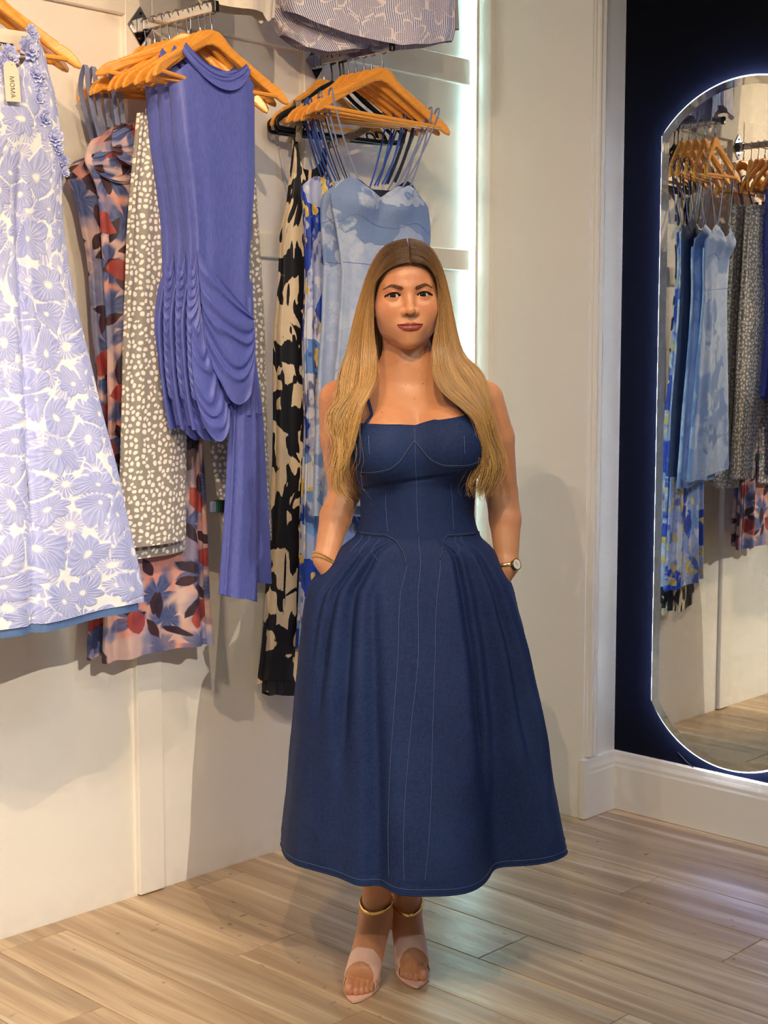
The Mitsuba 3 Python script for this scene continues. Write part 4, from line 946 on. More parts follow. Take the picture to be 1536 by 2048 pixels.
SHL, SHR = wl(676, 800, 0.02), wl(968, 800, 0.02)
ELL, ELR = wl(689, 985, 0.055), wl(1003, 985, 0.055)
WRL, WRR = wl(650, 1118, -0.005), wl(1014, 1130, 0.0)
def torso(p, grow=0.0):
    z = p[2]
    zs = [0.70, 0.84, 0.95, 1.05, 1.13, 1.19, 1.25, 1.30, 1.35, 1.39, 1.42, 1.46]
    cx = table(z, zs, [.085, .085, .083, .080, .078, .078, .078, .077, .075, .073, .070, .064])
    ax = table(z, zs, [.17, .178, .172, .148, .128, .131, .138, .142, .140, .126, .088, .030])
    ay = table(z, zs, [.12, .125, .118, .100, .090, .094, .100, .102, .096, .080, .060, .028])
    cy = table(z, zs, [.02, .02, .02, .015, .010, .008, .006, .008, .014, .020, .024, .028])
    q = (p[0] - cx) / ax; w = (p[1] - cy) / ay
    r = dr.sqrt(q * q + w * w) + 1e-6
    d = (r - 1) * (ax * ay) / dr.sqrt(dr.square(ax * w / r) + dr.square(ay * q / r) + 1e-9) * 0.92
    return dr.maximum(d, dr.maximum(z - 1.47, 0.70 - z))
BL, BR = np.array([0.009, -0.066, 1.272]), np.array([0.148, -0.066, 1.282])       # bust, as the dress shapes it
SBL, SBR = BL + [0.004, -0.006, 0.020], BR + [-0.003, -0.006, 0.020]
def breasts(p, grow=0.0):
    a = egg(p, SBL, (0.068, 0.060, 0.078)); b = egg(p, SBR, (0.068, 0.060, 0.078))
    return smin(a, b, 0.007)

def foot_frame(tip, ankle):
    """Toe tip and ankle on plan -> origin, forward, side (to the picture's right)."""
    f = np.array([tip[0] - ankle[0], tip[1] - ankle[1], 0]); L = np.linalg.norm(f); f /= L
    return f, np.array([-f[1], f[0], 0.0]) , L
def floor_pt(u, v):
    d = pixel_ray(u, v); P = np.array([0, 0, CAM_H]) + d * (-CAM_H / d[2])
    return np.array([P @ RGT, P @ FWD - D0, 0])
TIPL, TIPR = floor_pt(703, 2008), floor_pt(838, 1979)
ANL, ANR = wl(752, 1800, 0.070), wl(810, 1795, 0.135)
FEET = []
for tip, an, inner in ((TIPL, ANL, -1), (TIPR, ANR, 1)):
    f, s, L = foot_frame(tip, an)
    FEET.append((tip, f, s, L, inner, an))
def foot_sdf(p, F_):
    tip, f, s, L, big, an = F_
    def at(a, b, z): return tip - f * a + s * b + np.array([0, 0, z])
    # the big toe lies on the side "big" of the foot's axis
    heel = at(L + 0.030, 0, 0.112)
    d = bone(p, at(L + 0.004, 0, an[2] + 0.03), at(L + 0.008, 0, 0.140), 0.031, 0.033)
    d = smin(d, bone(p, at(L + 0.006, 0, 0.135), heel, 0.031, 0.026), 0.02)
    d = smin(d, bone(p, at(L - 0.012, 0, 0.140), at(0.088, -0.005 * big, 0.050), 0.030, 0.024), 0.025)
    d = smin(d, bone(p, at(L - 0.010, 0.012 * big, 0.125), at(0.078, 0.020 * big, 0.036), 0.024, 0.018), 0.022)
    d = smin(d, bone(p, at(L - 0.010, -0.014 * big, 0.118), at(0.084, -0.026 * big, 0.034), 0.024, 0.015), 0.022)
    d = smin(d, bone(p, at(L + 0.01, 0, 0.105), at(0.095, 0, 0.036), 0.022, 0.020), 0.02)
    for s_ in (-1, 1):
        d = smin(d, ball(p, at(L + 0.004, 0.026 * s_, an[2] - 0.022), 0.010), 0.018)
    for k, (a, b0, b1, r) in enumerate(((0.030, 0.0235, 0.0160, 0.0104), (0.031, 0.0065, -0.0012, 0.0068), (0.038, -0.0065, -0.0130, 0.0063), (0.047, -0.0180, -0.0225, 0.0060), (0.057, -0.0290, -0.0300, 0.0056))):
        kn = at(a + 0.020, (b0 + b1) / 2 * big, 0.026)
        t = smin(bone(p, at(0.082, b0 * big, 0.036), kn, r * 1.15, r * 0.98, ), bone(p, kn, at(a, b1 * big, 0.0085 + r), r * 0.98, r), 0.006)
        t = smin(t, ball(p, at(a + 0.002, b1 * big, 0.0085 + r * 0.98), r * 1.08), 0.004)
        d = smin(d, t, 0.0018)
    return d
def hand_sdf(p, wr, sx):
    palm = wr + np.array([-0.040 * sx, 0.004, -0.070])
    d = bone(p, wr, palm, 0.026, 0.030)
    for k in range(4):
        b = palm + np.array([0.004 * sx, -0.024 + 0.016 * k, -0.012]); m_ = b + np.array([-0.014 * sx, -0.004 + 0.004 * k, -0.034 - 0.004 * (k in (1, 2))]); e = m_ + np.array([-0.020 * sx, 0, -0.020])
        d = smin(d, smin(bone(p, b, m_, 0.0095, 0.0085), bone(p, m_, e, 0.0085, 0.007), 0.003), 0.004)
    th = palm + np.array([-0.012 * sx, -0.030, 0.020])
    return smin(d, smin(bone(p, th, th + [-0.018 * sx, -0.018, -0.028], 0.011, 0.009), bone(p, th + [-0.018 * sx, -0.018, -0.028], th + [-0.026 * sx, -0.016, -0.05], 0.009, 0.007), 0.004), 0.010)
KNL, KNR = np.array([0.035, 0.03, 0.53]), np.array([0.115, 0.05, 0.53])
def body_sdf(p):
    d = torso(p)
    d = smin(d, breasts(p), 0.024)
    d = smin(d, bone(p, from_head((0, 0.022, -0.070)), (0.066, 0.030, 1.40), 0.0535, 0.060), 0.03)      # neck
    nb = np.array([0.062, 0.035, 1.455])
    for S, E, W, sx in ((SHL, ELL, WRL, -1), (SHR, ELR, WRR, 1)):
        d = smin(d, bone(p, nb, S + [-0.020 * sx, 0.006, 0.000], 0.042, 0.034), 0.05)
        d = smin(d, bone(p, (0.066 + 0.012 * sx, -0.026, 1.405), S + [-0.02 * sx, -0.015, 0.022], 0.008, 0.009), 0.022)   # collar bone
        mid = (S + E) / 2 + np.array([0.004 * sx, -0.004, 0.02])
        arm = smin(bone(p, S, mid, 0.0455, 0.0455), bone(p, mid, E, 0.0455, 0.0375), 0.006)
        fm = E * 0.62 + W * 0.38 + np.array([0.004 * sx, 0.004, 0])
        arm = smin(arm, smin(bone(p, E, fm, 0.0375, 0.0375), bone(p, fm, W, 0.0375, 0.0255), 0.006), 0.008)
        arm = smin(arm, hand_sdf(p, W, sx), 0.012)
        d = smin(d, arm, 0.022)
    for H_, K, A, Ft in (((0.02, 0.02, 0.86), KNL, ANL, FEET[0]), ((0.15, 0.02, 0.86), KNR, ANR, FEET[1])):
        a2 = A + np.array([0, 0.006, 0.0])
        calf = K * 0.66 + a2 * 0.34 + np.array([0, 0.022, 0])
        leg = smin(bone(p, H_, K, 0.086, 0.055), bone(p, K, calf, 0.052, 0.052), 0.03)
        leg = smin(leg, bone(p, calf, a2, 0.052, 0.0305), 0.03)
        leg = smin(leg, foot_sdf(p, Ft), 0.014)
        d = smin(d, leg, 0.006)
    return smin(d, head_sdf(p), 0.014)

def sdf_eval(fn, P):
    with dr.suspend_grad():
        d = fn((mi.Float(np.ascontiguousarray(P[:, 0], np.float32)), mi.Float(np.ascontiguousarray(P[:, 1], np.float32)), mi.Float(np.ascontiguousarray(P[:, 2], np.float32))))
        return np.array(d)

def nets(fn, xs, ys, zs, B=8, slack=1.35):
    """Surface nets of fn = 0 on a rectilinear grid, evaluated only in the blocks of B cells that the surface crosses; returns vertices, triangles, normals."""
    ax = [np.asarray(a, float) for a in (xs, ys, zs)]
    nb = [(len(a) - 1) // B for a in ax]; ax = [a[:n * B + 1] for a, n in zip(ax, nb)]
    c = [(a[0:-1:B] + a[B::B]) / 2 for a in ax]; h = [(a[B::B] - a[0:-1:B]) / 2 for a in ax]
    I = np.stack(np.meshgrid(*[np.arange(n) for n in nb], indexing='ij'), -1).reshape(-1, 3)
    C = np.stack([c[k][I[:, k]] for k in range(3)], 1); Hh = np.stack([h[k][I[:, k]] for k in range(3)], 1)
    keep = np.abs(sdf_eval(fn, C)) < np.linalg.norm(Hh, axis=1) * slack
    I = I[keep] * B
    o = np.stack(np.meshgrid(*[np.arange(B + 1)] * 3, indexing='ij'), -1).reshape(-1, 3)
    G = I[:, None] + o[None]
    P = np.stack([ax[k][G[..., k]] for k in range(3)], -1)
    D = sdf_eval(fn, P.reshape(-1, 3)).reshape(len(I), B + 1, B + 1, B + 1)
    S = D < 0
    cs = [S[:, a:B + a, b:B + b, e:B + e] for a in (0, 1) for b in (0, 1) for e in (0, 1)]
    tot = sum(q.astype(np.int8) for q in cs); act = (tot > 0) & (tot < 8)
    bi, i, j, k = np.nonzero(act)
    cell = I[bi] + np.stack([i, j, k], 1)
    corner = np.array([[a, b, e] for a in (0, 1) for b in (0, 1) for e in (0, 1)])
    dv = np.stack([D[bi, i + a, j + b, k + e] for a, b, e in corner], 1)
    pv = np.stack([np.stack([ax[q][cell[:, q] + c_[q]] for q in range(3)], -1) for c_ in corner], 1)
    num, den = np.zeros((len(cell), 3)), np.zeros(len(cell))
    for a in range(8):
        for b in range(a + 1, 8):
            if np.abs(corner[a] - corner[b]).sum() != 1: continue
            x = (dv[:, a] < 0) != (dv[:, b] < 0)
            t = np.where(x, dv[:, a] / np.where(x, dv[:, a] - dv[:, b], 1), 0)
            num += x[:, None] * (pv[:, a] * (1 - t)[:, None] + pv[:, b] * t[:, None]); den += x
    V = num / den[:, None]
    N = [len(a) for a in ax]
    cid = (cell[:, 0] * N[1] + cell[:, 1]) * N[2] + cell[:, 2]
    order = np.argsort(cid); sid = cid[order]
    def find(q):
        w = np.searchsorted(sid, q); w = np.minimum(w, len(sid) - 1); ok = sid[w] == q
        return order[w], ok
    F_ = []
    for axis, (d1, d2) in enumerate((((0, 1, 0), (0, 0, 1)), ((0, 0, 1), (1, 0, 0)), ((1, 0, 0), (0, 1, 0)))):
        e = [0, 0, 0]; e[axis] = 1
        s0 = dv[:, 0] < 0; s1 = dv[:, e[0] * 4 + e[1] * 2 + e[2]] < 0
        m = np.nonzero(s0 != s1)[0]
        st = lambda d: (d[0] * N[1] + d[1]) * N[2] + d[2]
        q = cid[m]; a, oa = find(q - st(d1)); b, ob = find(q - st(d1) - st(d2)); c2, oc = find(q - st(d2)); ok = oa & ob & oc
        quad = np.stack([m, a, b, c2], 1)[ok]; flip = s0[m][ok]
        quad[~flip] = quad[~flip][:, ::-1]
        F_.append(quad)
    Q = np.vstack(F_)
    def grad(P, e=4e-4):
        g = np.stack([sdf_eval(fn, P + np.eye(3)[k] * e) - sdf_eval(fn, P - np.eye(3)[k] * e) for k in range(3)], 1) / (2 * e)
        return g
    for _ in range(2):
        g = grad(V); d = sdf_eval(fn, V); V = V - np.clip(d, -.004, .004)[:, None] * g / np.maximum((g * g).sum(1), 0.2)[:, None]
    g = grad(V, 7e-4); n = g / (np.linalg.norm(g, axis=1, keepdims=True) + 1e-9)
    F3 = np.vstack([Q[:, [0, 1, 2]], Q[:, [0, 2, 3]]])
    fn_ = np.cross(V[F3[:, 1]] - V[F3[:, 0]], V[F3[:, 2]] - V[F3[:, 0]])
    if (fn_ * n[F3[:, 0]]).sum() < 0: F3 = F3[:, ::-1]
    return V, F3, n

def ply_n(mesh, normals, bsdf, **more):
    path = meshkit.write_ply(mesh, False, None, None, normals=normals)
    return {'type': 'ply', 'filename': path, 'face_normals': False, 'bsdf': {'type': 'ref', 'id': bsdf}, **more}
def steps(*seg):
    out = [seg[0][0]]
    for a, b, h in seg:
        n = max(1, round((b - a) / h)); out += list(a + (b - a) * np.arange(1, n + 1) / n)
    return np.array(out)
fx0, fx1 = HC[0] - 0.085, HC[0] + 0.09
xs = steps((-0.30, fx0, 0.0030), (fx0, fx1, 0.0015), (fx1, 0.45, 0.0030))
ys = steps((-0.20, 0.24, 0.0022))
zs = steps((-0.002, 0.24, 0.0019), (0.24, 0.95, 0.009), (0.95, 1.46, 0.0040), (1.46, HC[2] - 0.09, 0.0022), (HC[2] - 0.09, HC[2] + 0.04, 0.0014), (HC[2] + 0.04, 1.82, 0.0030))
BODY = nets(body_sdf, xs, ys, zs)

# ---- skin with make-up
def hd(p):
    """Head coordinates of a room point."""
    X = p.x * float(RGT[0]) + p.y * float(RGT[1]); Y = p.x * float(FWD[0]) + p.y * float(FWD[1]) - D0
    return (X, Y, p.z)
def f_skin(p, n, uv):
    w = hd(p); h = to_head(w); ax = dr.abs(h[0]); X, Z = h[0], h[2]
    c = mix(C3(192, 132, 96), C3(202, 145, 107), fbm(w[0] * 30, w[1] * 30, w[2] * 30))
    c = mix(c, C3(180, 112, 78), smoothstep(0.52, 0.8, fbm(w[0] * 9, w[1] * 9, w[2] * 9)) * 0.3)
    front = smoothstep(-0.02, -0.045, h[1]) * smoothstep(-0.15, -0.12, Z)
    blush = dr.exp(-(dr.square((ax - 0.046) / 0.020) + dr.square((Z + 0.030) / 0.018)))
    c = mix(c, C3(192, 98, 72), blush * front * 0.3)
    shadow = dr.exp(-(dr.square((ax - 0.038) / 0.017) + dr.square((Z - 0.0075) / 0.007)))
    c = mix(c, C3(168, 92, 62), shadow * front * 0.6)
    # brows: thick by the nose, arched, thin outwards
    t = (ax - 0.0125) / 0.0405
    bz = 0.0142 + 0.0068 * smoothstep(0.0, 0.62, t) - 0.0062 * smoothstep(0.62, 1.05, t)
    bw = 0.0047 * (1 - 0.72 * smoothstep(0.35, 1.0, t)) * smoothstep(-0.04, 0.10, t)
    brow = smoothstep(1.15, 0.70, dr.abs(Z - bz) / dr.maximum(bw, 1e-4)) * dr.select((t > -0.04) & (t < 1.02), 1.0, 0.0)
    c = mix(c, C3(58, 36, 25), brow * front * (0.74 + 0.25 * noise(X * 1400, Z * 500)) )
    # eye line
    x = (ax - EX) / 0.0150
    top = 0.0052 * (1 - dr.square(x + 0.10)) + 0.0006 * x; bot = -0.0037 * (1 - dr.square(x - 0.05)) + 0.0008 * x
    inx = smoothstep(1.38, 1.15, x) * smoothstep(-1.06, -0.9, x)
    line = smoothstep(0.0022, 0.0010, dr.abs(Z - top - 0.0006 - 0.0008 * smoothstep(0.6, 1.3, x))) * inx
    c = mix(c, C3(26, 18, 16), line * front * 0.95)
    line2 = smoothstep(0.0013, 0.0005, dr.abs(Z - bot + 0.0004)) * inx * smoothstep(-0.9, 0.2, x)
    c = mix(c, C3(70, 46, 38), line2 * front * 0.55)
    # lips
    lid = smoothstep(0.0075, 0.0005, dr.abs(Z - top - 0.001)) * smoothstep(1.5, 1.1, dr.abs(x)) * dr.select(Z > bot, 1.0, 0.0)
    c = mix(c, C3(96, 54, 38), lid * front * 0.45)
    u = ax / 0.0276
    Zk, Z = Z, Z - 0.0032 * u * u
    up = -0.0655 + 0.0085 * (1 - u) * (1 - 0.18 * dr.exp(-dr.square(ax / 0.0035))) * (1 + 0.25 * u)
    lo = -0.0662 - 0.0108 * dr.sqrt(dr.maximum(1 - u * u, 0))
    lips = smoothstep(0.0007, -0.0004, dr.maximum(Z - up, lo - Z)) * dr.select(u < 1, 1.0, 0.0)
    c = mix(c, mix(C3(136, 62, 56), C3(154, 76, 68), noise(X * 900, Z * 90)), lips * front)
    seam = smoothstep(0.0010, 0.0003, dr.abs(Z + 0.0656)) * dr.select(u < 1.02, 1.0, 0.0)
    c = mix(c, C3(92, 34, 34), seam * front * 0.8)
    # moles
    for (mx, mz, r) in MOLES:
        d = dr.sqrt(dr.square(w[0] - float(mx)) + dr.square(w[2] - float(mz)))
        c = mix(c, C3(96, 58, 42), smoothstep(r, r * 0.4, d) * smoothstep(0.02, -0.02, w[1]))
    return c
MOLES = [(*wl(812, 770, -0.06)[[0, 2]], 0.0016), (*wl(847, 768, -0.06)[[0, 2]], 0.0017), (*wl(829, 798, -0.07)[[0, 2]], 0.0017), (*wl(764, 825, -0.09)[[0, 2]], 0.0014), (*wl(808, 1914, -0.02)[[0, 2]], 0.0018)]
mat('skin', f_skin, 0.42, two=True, specular=0.45, flatness=0.4)
scene['person__skin'] = ply_n(BODY[:2], BODY[2], 'mat_skin', to_world=WT)
lab('person', 'woman with long blonde hair in a strapped blue denim midi dress, hands in its pockets', 'person')

# ---- eyes
def f_eye(p, n, uv):
    r = uv.x
    a = uv.y
    iris = mix(C3(40, 24, 15), C3(24, 14, 10), smoothstep(0.2, 0.9, noise(a * 30, r * 3)))
    c = mix(C3(206, 196, 188), C3(160, 138, 128), smoothstep(0.70, 1.2, r))
    c = mix(c, iris, smoothstep(0.60, 0.54, r)); c = mix(c, C3(20, 12, 10), smoothstep(0.06, 0.0, dr.abs(r - 0.57)))
    return mix(c, C3(4, 4, 4), smoothstep(0.24, 0.20, r))
mat('eye', f_eye, 0.06, specular=0.6)
for sx in (-1, 1):
    th, ph = np.meshgrid(np.linspace(0.0, 1.6, 40), np.linspace(0, 2 * np.pi, 48), indexing='ij')
    loc = np.stack([np.sin(th) * np.cos(ph), -np.cos(th), np.sin(th) * np.sin(ph)], -1) * EYE_R * HS
    # gaze: towards the camera
    g = np.array([-0.10, -1, -0.02]); g = g / np.linalg.norm(g); up_ = np.array([0, 0, 1.0]); sd = np.cross(-g, up_) ; sd /= np.linalg.norm(sd); up2 = np.cross(sd, -g)
    Rg = np.stack([sd, -g, up2], 1)
    c0 = from_head((EX * sx, EYE_Y, 0.0))
    v, f = grid(loc @ Rg.T + c0)
    put('person__eye', (v, f), 'mat_eye', True, uv=np.stack([th * 1.0, ph / 6.28], -1).reshape(-1, 2), to_world=WT)
    xs_ = np.linspace(-0.98, 1.22, 26)
    xx = sx * (EX + 0.0150 * xs_); tz = 0.0052 * (1 - (xs_ + 0.10) ** 2) + 0.0006 * xs_ + 0.0012 * np.clip(xs_ - 0.8, 0, 1)
    yy = EYE_Y - np.sqrt(np.maximum((EYE_R + 0.0022) ** 2 - (0.0150 * xs_) ** 2 - tz ** 2, 1e-6)) - 0.0004
    P = np.array([from_head(q) for q in np.stack([xx, yy, tz], 1)])
    Pn = np.array([from_head(q) for q in np.stack([xx + sx * 0.0018 * np.clip(xs_, 0, 2), yy - 0.0038, tz + 0.0026], 1)])
    v, f = grid(np.stack([P + [0, 0, -.0004], Pn, P + [0, 0, .0009]]))
    put('person__eyelash', (v, f), 'mat_lash', to_world=WT)
mat('lash', srgb(14, 10, 9), 0.5)
# ================================================================ her dress
def f_denim(p, n, uv):
    x, y = uv.x, uv.y
    tw = noise((x + y) * 1300, (x - y) * 260) * 0.5 + noise(x * 900, y * 130, 3) * 0.3 + noise(x * 120, y * 900, 5) * 0.2
    c = mix(C3(12, 24, 58), C3(31, 50, 96), tw)
    return mix(c, C3(40, 62, 106), smoothstep(0.5, 0.9, fbm(x * 12, y * 5, 2)) * 0.3)
mat('denim', f_denim, 0.75, sheen=0.25, specular=0.25)
mat('stitch', srgb(70, 96, 138), 0.7)
mat('seam_dark', srgb(14, 26, 54), 0.8)

def cloth_body(p):
    a = torso(p)
    b = smin(egg(p, BL + [0, -0.002, 0.010], (0.077, 0.068, 0.075)), egg(p, BR + [0, -0.002, 0.010], (0.077, 0.068, 0.075)), 0.045)
    return smin(a, b, 0.028) - 0.0045
def radial(fn, TH, Z, cx, cy, rmax=0.30):
    """Distance from the axis (cx, cy) to fn = 0 along the angle TH at height Z."""
    lo = np.full(TH.size, 0.01); hi = np.full(TH.size, rmax); c, s = np.cos(TH).ravel(), -np.sin(TH).ravel(); z = Z.ravel()
    for _ in range(16):
        m = (lo + hi) / 2; d = sdf_eval(fn, np.stack([cx + m * c, cy + m * s, z], 1)); lo = np.where(d < 0, m, lo); hi = np.where(d < 0, hi, m)
    return ((lo + hi) / 2).reshape(TH.shape)
AXC = np.array([0.078, 0.005])
neck_px = [(706, 866), (712, 852), (724, 846), (760, 847), (800, 849), (829, 851), (850, 845), (880, 836), (910, 829), (932, 825), (950, 836), (961, 860)]
npt = np.array([wl(u, v, -0.125 + 2.2 * abs((u - 832) / 1000) ** 1.6) for u, v in neck_px])
ang_n = np.arctan2(-(npt[:, 1] - AXC[1]), npt[:, 0] - AXC[0])
SEAM_Z = 1.085
def neck_z(th):
    th = np.mod(th + np.pi / 2, 2 * np.pi) - np.pi / 2
    front = np.interp(th, ang_n[::-1], npt[::-1, 2])
    back = 1.300
    return np.where((th > ang_n[-1]) & (th < ang_n[0]), front, back + (np.where(th <= ang_n[-1], npt[-1, 2], npt[0, 2]) - back) * np.exp(-np.minimum(np.abs(th - ang_n[-1]), np.abs(th - ang_n[0])) * 4))
NT = 260
TH = np.linspace(0, 2 * np.pi, NT + 1)
ub_px = [(700, 992), (730, 980), (770, 967), (829, 958), (900, 948), (955, 940)]
ubp = np.array([wl(u, v, -0.11) for u, v in ub_px])
def ub_z(x): return np.interp(x, ubp[:, 0], ubp[:, 2])
m = 150
t = np.linspace(0, 1, m)[:, None]
zt = neck_z(TH)[None, :]
Z = zt + (SEAM_Z - 0.004 - zt) * t
R = radial(cloth_body, np.broadcast_to(TH, Z.shape), Z, *AXC)
X = AXC[0] + R * np.cos(TH); front = np.sin(TH) > 0
dz = Z - np.where(front, ub_z(X), 1.21)
R = R + 0.0044 / (1 + np.exp(-np.clip(dz / 0.0009, -30, 30))) - 0.0022 * np.exp(-((dz + 0.004) / 0.005) ** 2)
bust = np.exp(-((dz - 0.03) / 0.03) ** 2)
wr = meshkit.fbm(np.stack([X * 14, Z * 40, 0 * Z], -1), 3, 5) - 0.5
R = R + 0.0022 * wr * np.exp(-((dz + 0.012) / 0.02) ** 2)
Rtop = R.copy()
P = np.stack([AXC[0] + R * np.cos(TH), AXC[1] - R * np.sin(TH), Z], -1)
inner = np.stack([AXC[0] + (R[:1] - 0.003) * np.cos(TH), AXC[1] - (R[:1] - 0.003) * np.sin(TH), Z[:1] - 0.004], -1)
inner2 = np.stack([AXC[0] + (R[:1] - 0.0035) * np.cos(TH), AXC[1] - (R[:1] - 0.0035) * np.sin(TH), Z[:1] - 0.03], -1)
BP = np.concatenate([inner2, inner, P])
BU = np.stack(np.broadcast_arrays(TH * 0.13, BP[..., 2]), -1)
sp = int(np.argmin(np.abs(np.median(BP[:, np.argmin(np.abs(TH - np.pi / 2)), 2:3] - ub_z(0.078), axis=1))))
def put_w(key, P, U, m):
    v, f = grid(P); return put(key, (v, f), m, True, uv=U.reshape(-1, 2), to_world=WT)
put_w('person__dress__bodice', BP, BU, 'mat_denim')
# skirt: silhouette measured on the plane of her axis
sl = np.array([wl(u, v) for u, v in [(709, 1046), (690, 1082), (664, 1118), (640, 1146), (617, 1176), (605, 1235), (599, 1300), (591, 1390), (584, 1480), (577, 1570), (570, 1650), (567, 1674)]])
sr = np.array([wl(u, v) for u, v in [(951, 1048), (968, 1070), (990, 1102), (1010, 1138), (1029, 1178), (1040, 1225), (1050, 1270), (1063, 1370), (1075, 1470), (1086, 1570), (1095, 1660), (1099, 1692)]])
zsk = np.linspace(SEAM_Z, 0.318, 190)
fl_ = PchipInterpolator(sl[::-1, 2], sl[::-1, 0], extrapolate=True); fr_ = PchipInterpolator(sr[::-1, 2], sr[::-1, 0], extrapolate=True)
xl, xr = fl_(np.clip(zsk, sl[-1, 2], sl[0, 2])), fr_(np.clip(zsk, sr[-1, 2], sr[0, 2]))
bz = PchipInterpolator([0.31, 0.5, 0.75, 0.9, 1.0, SEAM_Z], [0.238, 0.215, 0.178, 0.150, 0.125, 0.100])(zsk)
cyz = PchipInterpolator([0.31, 0.8, SEAM_Z], [0.035, 0.030, 0.010])(zsk)
NS = 420
S = np.linspace(0, 1, NS + 1)
c, q = np.cos(2 * np.pi * S), np.sin(2 * np.pi * S)
hw = (xr - xl) / 2; xc = (xr + xl) / 2
Xs = xc[:, None] + hw[:, None] * sgnpow(c, 0.86)[None]; Ys = cyz[:, None] - bz[:, None] * sgnpow(q, 0.86)[None]
# waist row equals the bodice's lower edge
Rw = np.interp(np.mod(2 * np.pi * S, 2 * np.pi), TH, Rtop[-1])
thw = 2 * np.pi * S
k = np.exp(-((SEAM_Z - zsk) / 0.022) ** 2)[:, None]
Xs = Xs * (1 - k) + k * (AXC[0] + (Rw + 0.0010) * np.cos(thw)); Ys = Ys * (1 - k) + k * (AXC[1] - (Rw + 0.0010) * np.sin(thw))
w = np.clip((SEAM_Z - zsk) / (SEAM_Z - 0.318), 0, 1)[:, None]
def valley(s0, s1, wd, a, start=0.0, end=1.0, p=1.0):
    """A fold that runs from angle s0 at the waist to s1 at the hem."""
    sc = s0 + (s1 - s0) * w ** 0.8
    d = (S[None] - sc + 0.5) % 1 - 0.5
    env = np.clip((w - start) / 0.08, 0, 1) * np.clip((end - w) / 0.25 + 0.0, 0, 1) if end < 1 else np.clip((w - start) / 0.08, 0, 1)
    g = wd * (0.55 + 0.45 * w)
    return a * env * (np.exp(-(d / g) ** 2) - 0.55 * np.exp(-((d - 1.7 * g) / (1.5 * g)) ** 2) - 0.55 * np.exp(-((d + 1.7 * g) / (1.5 * g)) ** 2)) * w ** p
fold = 1.1 * valley(0.155, 0.140, 0.048, 0.080, 0.02, 1.0, 0.85) + valley(0.330, 0.345, 0.016, 0.030, 0.0, 0.75, 0.35) + valley(0.360, 0.40, 0.016, 0.026, 0.0, 0.6, 0.3) + valley(0.385, 0.430, 0.014, 0.020, 0.0, 0.5, 0.3)
fold = fold + valley(0.185, 0.165, 0.012, 0.034, 0.0, 0.8, 0.35) + valley(0.125, 0.075, 0.016, 0.034, 0.0, 0.8, 0.35) + valley(0.105, 0.05, 0.014, 0.012, 0.0, 0.6, 0.3) + valley(0.305, 0.285, 0.013, 0.026, 0.1, 1.0, 0.8)
for j, s0 in enumerate((0.55, 0.62, 0.70, 0.78, 0.86, 0.94)):
    fold = fold + valley(s0, s0 + 0.01, 0.018, 0.030, 0.0, 1.0, 0.6)
nx = c[None] * bz[:, None]; ny = -q[None] * hw[:, None]; ln = np.hypot(nx, ny); nx, ny = nx / ln, ny / ln
wrn = (meshkit.fbm(np.stack([Xs * 10, Ys * 10, zsk[:, None] * 5 + 0 * Xs], -1), 3, 9) - 0.5) * 0.010 * np.clip(w * 4, 0, 1)
Xs, Ys = Xs + nx * (wrn - fold), Ys + ny * (wrn - fold)
hemd = 0.006 * np.sin(2 * np.pi * S * 3 + 1.0) - 0.010 * np.exp(-((S - 0.25) / 0.08) ** 2) + 0.012 * np.exp(-((S - 0.06) / 0.05) ** 2)
Zs = zsk[:, None] + hemd[None] * w ** 2
SP = np.stack([Xs, Ys, Zs], -1)
ins = SP[-1:].copy(); ins[..., 0] -= nx[-1:] * 0.004; ins[..., 1] -= ny[-1:] * 0.004
ins2 = ins.copy(); ins2[..., 2] += 0.03
SPF = np.concatenate([SP, ins, ins2])
SU = np.stack(np.broadcast_arrays(S[None] * 1.25, SPF[..., 2]), -1)
put_w('person__dress__skirt', SPF, SU, 'mat_denim')
def skirt_at(s, z, off=0.0008):
    """A point on the skirt at angle fraction s and height z, pushed out by off."""
    i = np.interp(-np.asarray(z), -zsk, np.arange(len(zsk))); j = np.asarray(s) * NS
    i0 = np.minimum(i.astype(int), len(zsk) - 2); j0 = np.minimum(j.astype(int), NS - 1); a = (i - i0)[:, None]; b = (j - j0)[:, None]
    Pq = SP[i0, j0] * (1 - a) * (1 - b) + SP[i0 + 1, j0] * a * (1 - b) + SP[i0, j0 + 1] * (1 - a) * b + SP[i0 + 1, j0 + 1] * a * b
    return Pq + np.stack([nx[i0, j0], ny[i0, j0], 0 * z], 1) * off
def bodice_at(th, z, off=0.0008):
    th = np.asarray(th, float); z = np.asarray(z, float)
    r = np.zeros_like(th)
    for q_ in range(len(th)):
        jf = th[q_] / (2 * np.pi) * NT; j0 = int(jf); b = jf - j0
        col = lambda jj: np.interp(-z[q_], -Z[:, jj], Rtop[:, jj])
        r[q_] = col(j0) * (1 - b) + col(min(j0 + 1, NT)) * b
    r = r + off
    return np.stack([AXC[0] + r * np.cos(th), AXC[1] - r * np.sin(th), z], 1)
